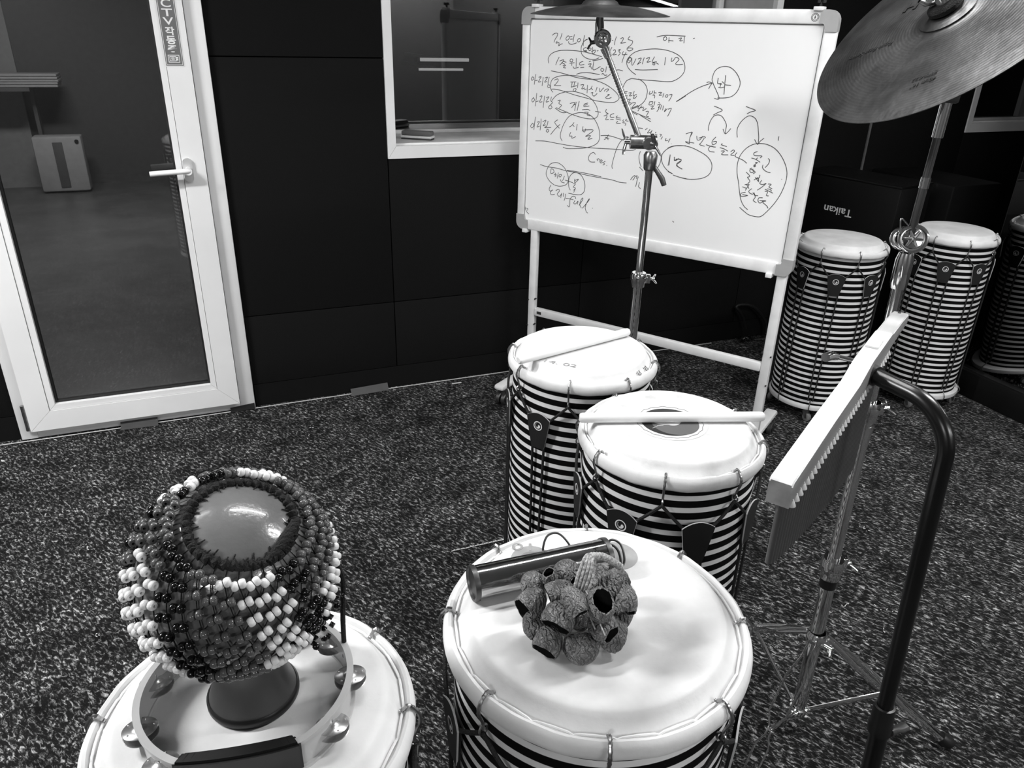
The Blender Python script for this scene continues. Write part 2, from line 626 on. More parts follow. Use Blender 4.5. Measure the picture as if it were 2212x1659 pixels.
# control room behind window 1, corridor behind the door
bm = NB()
add_box(bm, (2.35, 6.6, 1.3), (4.3, 0.04, 2.8)); add_box(bm, (0.22, 4.95, 1.3), (0.04, 3.3, 2.8)); add_box(bm, (4.5, 4.95, 1.3), (0.04, 3.3, 2.8))
add_box(bm, (2.35, 4.95, 2.72), (4.3, 3.3, 0.04)); add_box(bm, (2.35, 4.95, 0.30), (4.3, 3.3, 0.04))
struct('wall_control_room', bm, 'darkwall')
bm = NB()
add_box(bm, (-0.75, 8.62, 1.3), (1.9, 0.04, 2.7)); struct('wall_corridor_end', bm, 'corr_dark')
bm = NB(); add_box(bm, (0.18, 5.9, 1.3), (0.04, 5.4, 2.7)); struct('wall_corridor_right', bm, 'corr_dark')
bm = NB(); add_box(bm, (-2.4, 5.9, 1.3), (0.04, 5.4, 2.7)); add_box(bm, (-1.9, 8.58, 1.3), (0.95, 0.05, 2.7)); struct('wall_corridor_left', bm, 'corr_wall')
bm = NB(); add_box(bm, (-1.1, 5.9, -0.02), (2.6, 5.42, 0.03)); struct('floor_corridor', bm, 'corr_floor')
bm = NB(); add_box(bm, (-1.1, 5.9, 2.64), (2.7, 5.5, 0.04)); struct('ceiling_corridor', bm, 'corr_wall')
for k, (xa, xb, z) in enumerate(((1.513, 1.863, 1.280), (1.501, 1.821, 1.217))):  # glowing strips added in place of tubes reflected in the window
    bm = NB(); add_cyl(bm, (xa, 5.5, z), (xb, 5.5, z), 0.011 if k == 0 else 0.008)
    t = thing('reflection_strip', ('bright upper' if k == 0 else 'dim lower') + ' glowing strip standing in for a tube light reflected in the window glass', 'light', (0, 0, 0), group='strips standing in for reflected tube lights')
    o = obj('tube', bm, 'lit', t)
    bm = NB(); add_box(bm, ((xa + xb) / 2, 5.535, z), (xb - xa + 0.02, 0.03, 0.03), bevel=0.004); add_box(bm, ((xa + xb) / 2, 6.05, z), (0.04, 1.02, 0.02)); obj('housing', bm, 'steel_dark', t)

# door
bm = NB()
def bar(bm, x0, x1, z0, z1, y0, y1, bev=0.004):
    add_box(bm, ((x0 + x1) / 2, (y0 + y1) / 2, (z0 + z1) / 2), (x1 - x0, y1 - y0, z1 - z0), bevel=bev)
bar(bm, 0.022, 0.081, 0.004, 2.12, 3.066, 3.16); bar(bm, -0.785, -0.728, 0.004, 2.12, 3.066, 3.16)
bar(bm, -0.785, 0.081, 2.06, 2.12, 3.068, 3.16); bar(bm, -0.785, 0.081, 0.004, 0.05, 3.070, 3.16)
door = struct('door_1', bm, 'upvc')
bm = NB()
s0, s1, sb, st = -0.742, 0.020, 0.046, 2.085
ya, yb = 3.040, 3.10
def mitre(bm, x0, x1, z0, z1, w0, y0, y1, g=0.0005):
    def q(poly):
        a = [bm.verts.new(V(px, y0, pz)) for px, pz in poly]; b = [bm.verts.new(V(px, y1, pz)) for px, pz in poly]
        bm.faces.new(a); bm.faces.new(list(reversed(b)))
        for i in range(4):
            bm.faces.new((a[i], b[i], b[(i + 1) % 4], a[(i + 1) % 4]))
    q([(x0, z0 + g), (x0 + w0, z0 + w0 + g), (x0 + w0, z1 - w0), (x0, z1)])
    q([(x1, z0 + g), (x1, z1), (x1 - w0, z1 - w0), (x1 - w0, z0 + w0 + g)])
    q([(x0 + g, z0), (x1 - g, z0), (x1 - w0 - g, z0 + w0), (x0 + w0 + g, z0 + w0)])
    q([(x0, z1), (x0 + w0, z1 - w0), (x1 - w0, z1 - w0), (x1, z1)])
mitre(bm, s0, s1, sb, st, 0.078, ya, yb)
sash = obj('sash', bm, 'upvc', door)
bm = NB(); mitre(bm, s0 + 0.0795, s1 - 0.0795, sb + 0.0795, st - 0.0795, 0.021, ya + 0.004, yb - 0.01); obj('glazing_bead', bm, 'upvc', sash)
bm = NB(); mitre(bm, s0 + 0.1, s1 - 0.1, sb + 0.1, st - 0.1, 0.008, ya + 0.022, yb - 0.016); obj('gasket', bm, 'gasket', sash)
bm = NB(); add_box(bm, ((s0 + s1) / 2, 3.075, (sb + st) / 2), (s1 - s0 - 0.21, 0.008, st - sb - 0.21)); obj('pane', bm, 'door_glass', sash)
# handle
bm = NB()
hx, hz = -0.040, 1.003
pl = [(0.016 * math.cos(a) + (0), 0.016 * math.sin(a) + (0.026 if math.sin(a) >= 0 else -0.026)) for a in [2 * PI * k / 28 + 0.01 for k in range(28)]]
mxh = Matrix(((1, 0, 0, hx), (0, 0, -1, ya), (0, 1, 0, hz), (0, 0, 0, 1)))
add_prism(bm, pl, 0, 0.011, mxh)
hd = obj('door_handle', bm, 'satin', sash)
bm = NB(); add_cyl(bm, (hx, ya - 0.008, hz), (hx, ya - 0.045, hz), 0.0125); add_tube(bm, smooth_path([(hx + 0.003, ya - 0.036, hz + 0.001), (hx - 0.02, ya - 0.042, hz + 0.001), (hx - 0.07, ya - 0.042, hz - 0.001), (hx - 0.127, ya - 0.041, hz - 0.004)], 5), [0.0115] * 16, seg=14, flat=0.8)
obj('lever', bm, 'upvc', hd)
for zz in (0.105, 1.9):
    bm = NB(); add_cyl(bm, (-0.751, 3.052, zz - 0.045), (-0.751, 3.052, zz + 0.05), 0.0075); add_cyl(bm, (-0.751, 3.052, zz - 0.056), (-0.751, 3.052, zz - 0.046), 0.008); obj('hinge', bm, 'chrome_worn', door)
# sign on the sash
bm = NB(); add_box(bm, (-0.031, ya - 0.0005, 1.60), (0.062, 0.001, 0.504)); sg = obj('notice_sticker', bm, 'logo', sash)
bm = NB(); add_box(bm, (-0.031, ya - 0.0012, 1.60), (0.056, 0.001, 0.498)); add_box(bm, (-0.031, ya - 0.0016, 1.60), (0.051, 0.001, 0.493), mi=1); add_box(bm, (-0.031, ya - 0.0020, 1.60), (0.048, 0.001, 0.490), mi=0)
obj('sticker_print', bm, ['grey_mid', 'logo'], sash)
def sticker_mx(x, z):
    return basis((x, ya - 0.0028, z), (1, 0, 0), (0, 0, 1), (0, -1, 0))
for ch, z, w_, h_, b_ in (('C', 1.575, 0.030, 0.024, 0.006), ('C', 1.543, 0.030, 0.024, 0.006), ('T', 1.515, 0.033, 0.023, 0.006), ('V', 1.489, 0.033, 0.023, 0.006), ('작', 1.459, 0.029, 0.026, 0.02), ('동', 1.431, 0.030, 0.026, 0.02), ('중', 1.402, 0.030, 0.026, 0.02)):
    text_mesh('sticker_lettering', ch, 0.03, 'logo', sash, sticker_mx(-0.031, z), w_, h_, bold=b_ * 0.05)
bm = NB()
for (cx, cz, sx, sz, mi_) in ((-0.031, 1.373, 0.036, 0.024, 0), (-0.031, 1.373, 0.032, 0.020, 1), (-0.034, 1.373, 0.021, 0.015, 0), (-0.034, 1.373, 0.017, 0.011, 1), (-0.034, 1.373, 0.010, 0.007, 0), (-0.0205, 1.376, 0.006, 0.005, 0), (-0.0205, 1.370, 0.006, 0.005, 0), (-0.036, 1.373, 0.002, 0.003, 1), (-0.032, 1.373, 0.002, 0.003, 1)):
    k_ = len(bm.faces) / 6 * 0.0002
    add_box(bm, (cx, ya - 0.0024 - k_, cz), (sx, 0.0012, sz), mi=mi_)
obj('camera_pictogram', bm, ['logo', 'grey_mid'], sash)

# things seen through the door
bm = NB(); t = thing('air_purifier', 'pale grey air purifier with dark vertical slot behind the door glass', 'air purifier', (-1.175, 8.25, 0.0))
add_box(bm, (0, 0, 0.255), (0.40, 0.18, 0.49), bevel=0.02); obj('housing', bm, 'grey_light', t)
bm = NB(); add_box(bm, (0.0, -0.094, 0.25), (0.08, 0.012, 0.40), bevel=0.004); obj('slot', bm, 'grey_mid', t)
bm = NB(); add_cyl(bm, (0.16, -0.10, 0.455), (0.16, -0.085, 0.455), 0.017); obj('button', bm, 'steel_dark', t)
bm = NB()
add_box(bm, (-1.62, 8.3, 0.90), (0.66, 0.35, 0.03)); add_box(bm, (-1.92, 8.3, 0.45), (0.03, 0.35, 0.90)); add_box(bm, (-1.32, 8.42, 0.45), (0.03, 0.10, 0.90))
tag(obj('side_table', bm, 'grey_mid'), 'grey side table against the corridor wall seen through the door glass', 'table')
bm = NB()
for k in range(5):
    add_box(bm, (-1.31 + random.uniform(-.01, .01), 8.28, 0.927 + k * 0.022), (0.52 + random.uniform(-.04, .03), 0.26, 0.018), bevel=0.003)
tag(obj('paper_stack', bm, 'grey_light'), 'stack of pale papers on the side table behind the door glass', 'papers')

# small things on the floor line
def tape(name, pts, label, m='tape'):
    bm = NB(); vs = [bm.verts.new(V(*p)) for p in pts]; bm.faces.new(vs)
    bmesh.ops.solidify(bm, geom=list(bm.faces), thickness=0.001)
    return tag(obj(name, bm, m), label, 'tape')
tape('tape_strip', [(0.487, 3.045, 0.003), (0.655, 3.055, 0.003), (0.655, 3.078, 0.030), (0.487, 3.072, 0.026)], 'grey tape strip stuck along the black baseboard')
tape('tape_strip', [(-0.437, 3.035, 0.003), (-0.300, 3.030, 0.003), (-0.300, 3.062, 0.026), (-0.437, 3.062, 0.026)], 'dark tape strip stuck on the door threshold', 'grey_mid')
tape('tape_strip', [(-0.02, 3.055, 0.004), (0.078, 3.055, 0.004), (0.078, 3.060, 0.030), (-0.02, 3.060, 0.022)], 'dark tape piece at the foot of the right door jamb', 'steel_dark')
bm = NB(); add_tube(bm, smooth_path([(-2.4, 3.052, 0.004), (-0.8, 3.050, 0.005), (-0.2, 3.056, 0.004), (0.5, 3.066, 0.004), (1.0, 3.068, 0.004), (1.6, 3.070, 0.004), (2.4, 3.066, 0.004)], 8), 0.0022, seg=6)
tag(obj('thin_cable', bm, 'grey_light'), 'thin pale cable running along the foot of the back wall', 'cable')
bm = NB(); add_box(bm, (0.965, 3.02, 0.006), (0.045, 0.006, 0.003)); tag(obj('paper_scrap', bm, 'paper'), 'tiny white paper scrap on the carpet near the board caster', 'scrap')
bm = NB(); add_tube(bm, smooth_path([(2.55, 3.04, 0.012), (2.60, 3.03, 0.03), (2.64, 3.03, 0.012), (2.70, 3.0, 0.02), (2.78, 3.02, 0.01)], 6), 0.012, seg=8, flat=0.4)
for k in range(9):
    add_box(bm, (2.54 + k * 0.022, 3.03 + random.uniform(-.01, .01), 0.02 + random.uniform(0, .012)), (0.012, 0.012, 0.012), mx=None, mi=0)
tag(obj('crumpled_wrapper', bm, 'tin'), 'crumpled shiny wrapper lying at the wall foot behind the whiteboard', 'wrapper')
bm = NB(); add_tube(bm, smooth_path([(2.74, 3.05, 0.012), (2.72, 3.05, 0.10), (2.62, 3.06, 0.19), (2.52, 3.06, 0.20), (2.56, 3.05, 0.15), (2.60, 3.05, 0.07)], 8), 0.009, seg=8)
tag(obj('power_cable', bm, 'black_plastic'), 'thick black cable looping down the wall behind the whiteboard', 'cable')

bm = NB()
for k in range(14):
    x_ = 0.57 + k * 0.0155
    add_tube(bm, [V(x_, 1.851 + random.uniform(-.002, .002), 0.003), V(x_ + 0.013, 1.851 + random.uniform(-.002, .002), 0.0035)], 0.0018, seg=5)
add_tube(bm, [V(0.57, 1.851, 0.0015), V(0.79, 1.851, 0.0015)], 0.0008, seg=4)
tag(obj('frayed_thread', bm, 'paper'), 'frayed pale thread along a carpet seam left of the striped drums', 'thread')

bm = NB()
rl = random.Random(5)
spots = [(0.567, 2.42), (0.565, 2.31), (1.79, 2.12), (2.08, 2.38), (2.08, 2.33), (0.30, 2.2), (0.1, 2.45), (1.75, 1.45), (1.95, 1.3), (1.6, 1.1), (2.1, 1.7), (1.9, 0.9), (0.55, 2.05), (2.35, 1.5)]
for sx_, sy_ in spots + [(rl.uniform(-0.5, 2.2), rl.uniform(0.9, 2.9)) for _ in range(26)]:
    for k in range(rl.randint(2, 6)):
        c_ = V(sx_ + rl.gauss(0, 0.009), sy_ + rl.gauss(0, 0.009), 0.003)
        q = rl.uniform(0, 6.3)
        add_tube(bm, [c_, c_ + V(math.cos(q), math.sin(q), 0.1) * rl.uniform(0.003, 0.009)], rl.uniform(0.0006, 0.0014), seg=5)
o = tag(obj('carpet_lint', bm, 'paper'), 'white lint and crumbs scattered on the dark speckled carpet', 'lint')
o['kind'] = 'stuff'

# whiteboard eraser on the sill
e = thing('board_eraser', 'dark topped whiteboard eraser lying on the window sill', 'eraser', (0.885, 3.29, 1.0485), -0.62)
bm = NB(); add_box(bm, (0, 0, 0.006), (0.135, 0.05, 0.012), bevel=0.004); obj('felt_pad', bm, 'steel_dark', e)
bm = NB(); add_box(bm, (0, 0, 0.0165), (0.137, 0.052, 0.009), bevel=0.002); obj('white_band', bm, 'logo', e)
bm = NB(); add_box(bm, (0, 0, 0.031), (0.133, 0.048, 0.019), bevel=0.006); obj('grip_body', bm, 'grey_mid', e)

# black cabinets behind the drums
t = thing('amplifier_case', 'black case with upside-down white lettering behind the castered drums', 'case', (2.878, 2.519, 0), math.atan2(0.22, 0.975))
bm = NB(); add_box(bm, (0.13, 0.26, 0.45), (0.26, 0.52, 0.90), bevel=0.006); obj('cabinet', bm, 'cab', t)
bm = NB(); add_box(bm, (0.13, 0.26, 0.893), (0.265, 0.525, 0.012), bevel=0.004); obj('edge_trim', bm, 'black_paint', t)
text_mesh('lettering', 'Taiƙan'.replace('ƙ', 'k'), 0.06, 'logo', t, basis((-0.0015, 0.285, 0.738), (0, 1, 0), (0, 0, -1), (-1, 0, 0)), 0.150, 0.036, bold=0.0006)
bm = NB(); add_box(bm, (3.40, 2.80, 0.44), (0.32, 0.5, 0.88), bevel=0.008)
tag(obj('loudspeaker_cabinet', bm, 'cab'), 'plain black cabinet standing right of the lettered case', 'cabinet')
# ---------------------------------------------------------------- whiteboard on its rolling stand
BA = math.radians(-55.514)
BL = (1.223, 2.958)
wb = thing('whiteboard', 'rolling whiteboard covered in handwriting in a white frame', 'whiteboard', (BL[0], BL[1], 0), BA)
W_, ZB, ZT = 1.15, 0.729, 1.571
bm = NB(); add_box(bm, (W_ / 2, 0.004, (ZB + ZT) / 2), (W_ - 0.05, 0.014, ZT - ZB - 0.05)); obj('panel', bm, 'board', wb)
bm = NB()
for (x0, x1, z0, z1) in ((0.036, W_ - 0.042, ZT - 0.0445, ZT - 0.0425), (0.0345, 0.0355, ZB + 0.05, ZT - 0.045), (W_ - 0.0425, W_ - 0.0410, ZB + 0.05, ZT - 0.045)):
    add_box(bm, ((x0 + x1) / 2, -0.0025, (z0 + z1) / 2), (x1 - x0, 0.003, z1 - z0))
obj('panel_seam', bm, 'steel_dark', wb)
fw = 0.040
bm = NB()
for (x0, x1, z0, z1) in ((0.05, W_ - 0.05, ZT - 0.042, ZT), (0.05, W_ - 0.05, ZB, ZB + 0.046)):
    bm = NB(); add_box(bm, ((x0 + x1) / 2, 0.004, (z0 + z1) / 2), (x1 - x0, 0.028, z1 - z0), bevel=0.006); obj('frame_rail', bm, 'board_frame', wb)
for (x0, x1) in ((0.0, 0.034), (W_ - 0.040, W_)):
    bm = NB(); add_box(bm, ((x0 + x1) / 2, 0.004, (ZB + ZT) / 2), (x1 - x0, 0.028, ZT - ZB - 0.11), bevel=0.006); obj('frame_rail', bm, 'board_frame', wb)
for cx, cz, sx, sz in ((0, ZB, 1, 1), (W_, ZB, -1, 1), (0, ZT, 1, -1), (W_, ZT, -1, -1)):
    bm = NB()
    a, t_, rr = 0.056, 0.040, 0.032
    poly = [(a, 0), (a, t_), (t_, a * 0.98), (t_ * 0.99, a), (0, a)]
    poly = [(a, 0.0), (a, 0.040), (0.044, 0.040), (0.040, 0.044), (0.036, 0.062), (0.0, 0.062)] + [(rr - rr * math.cos(q), rr - rr * math.sin(q)) for q in [PI / 2 * k / 6 for k in range(7)]]
    add_prism(bm, poly, -0.017, 0.017, basis((cx, 0.003, cz), (sx, 0, 0), (0, 0, sz), (0, 1, 0)))
    obj('frame_corner', bm, 'corner', wb)
for x in (0.06, 1.085):
    bm = NB(); add_box(bm, (x, 0.0, ZT + 0.002), (0.03, 0.036, 0.012), bevel=0.002); k_ = obj('top_clamp', bm, 'board_frame', wb)
    bm = NB(); add_cyl(bm, (x, 0.004, ZT + 0.006), (x, 0.004, ZT + 0.02), 0.005)
    for q in range(3):
        add_cyl(bm, (x + 0.009 * math.cos(q * 2.1), 0.004 + 0.009 * math.sin(q * 2.1), ZT + 0.018), (x + 0.009 * math.cos(q * 2.1), 0.004 + 0.009 * math.sin(q * 2.1), ZT + 0.03), 0.006)
    obj('clamp_knob', bm, 'black_plastic', k_)
for x in (0.045, 1.075):
    bm = NB(); add_box(bm, (x, -0.002, ZB - 0.004), (0.022, 0.036, 0.016), bevel=0.002); obj('bottom_clip', bm, 'board_frame', wb)
# round maker's mark on the frame
bm = NB()
for r0, r1 in ((0.0105, 0.012), (0.0075, 0.009), (0.0, 0.0022)):
    for k in range(28):
        a0, a1 = 2 * PI * k / 28, 2 * PI * (k + 1) / 28
        P4 = [(r0 * math.cos(a0), r0 * math.sin(a0)), (r1 * math.cos(a0), r1 * math.sin(a0)), (r1 * math.cos(a1), r1 * math.sin(a1)), (r0 * math.cos(a1), r0 * math.sin(a1))]
        if r0 == 0:
            P4 = P4[:3] if k < 14 else P4[:3]
        bm.faces.new([bm.verts.new(V(1.078 + p[0], -0.0106, 1.549 + p[1])) for p in P4])
add_box(bm, (1.078, -0.0106, 1.549), (0.002, 0.0002, 0.010))
obj('round_mark', bm, 'steel_dark', wb)
for x in (0.085, 1.118):
    bm = NB(); add_box(bm, (x, 0.006, 0.5 * (0.10 + ZB + 0.01)), (0.036, 0.026, ZB + 0.01 - 0.10), bevel=0.008); lg = obj('leg', bm, 'leg_white', wb)
    bm = NB()
    for zz in (0.432, 0.315):
        add_cyl(bm, (x + (0.02 if x < 0.5 else -0.02), -0.012, zz), (x + (0.02 if x < 0.5 else -0.02), 0.0, zz), 0.0035, seg=8)
        add_cyl(bm, (x + (-0.014 if x < 0.5 else 0.014), -0.010, zz - 0.01), (x + (-0.014 if x < 0.5 else 0.014), 0.0, zz - 0.01), 0.003, seg=8)
    obj('screws', bm, 'steel_dark', lg)
    bm = NB(); add_box(bm, (x, 0.0, 0.088), (0.048, 0.50, 0.022), bevel=0.009); ft = obj('foot', bm, 'leg_white', wb)
    for s in (-1, 1):
        bm = NB()
        for dx in (-0.013, 0.013):
            add_tube(bm, [(x + dx - 0.009, s * 0.215, 0.027), (x + dx - 0.006, s * 0.215, 0.027), (x + dx + 0.006, s * 0.215, 0.027), (x + dx + 0.009, s * 0.215, 0.027)], [0.023, 0.026, 0.026, 0.023], seg=24)
        add_cyl(bm, (x, s * 0.215, 0.03), (x, s * 0.215, 0.078), 0.008)
        cs = obj('caster', bm, 'steel_dark', ft)
        bm = NB()
        for dx in (-0.0235, 0.0235):
            add_cyl(bm, (x + dx - 0.001, s * 0.215, 0.027), (x + dx + 0.001, s * 0.215, 0.027), 0.015)
        obj('caster_cap', bm, 'black_plastic', cs if False else ft)
bm = NB(); add_box(bm, (0.6015, 0.004, 0.372), (1.0, 0.026, 0.036), bevel=0.006); cbx = obj('crossbar', bm, 'leg_white', wb)
bm = NB(); add_box(bm, (0.128, -0.0095, 0.372), (0.022, 0.001, 0.012)); obj('maker_label', bm, 'steel_dark', cbx)
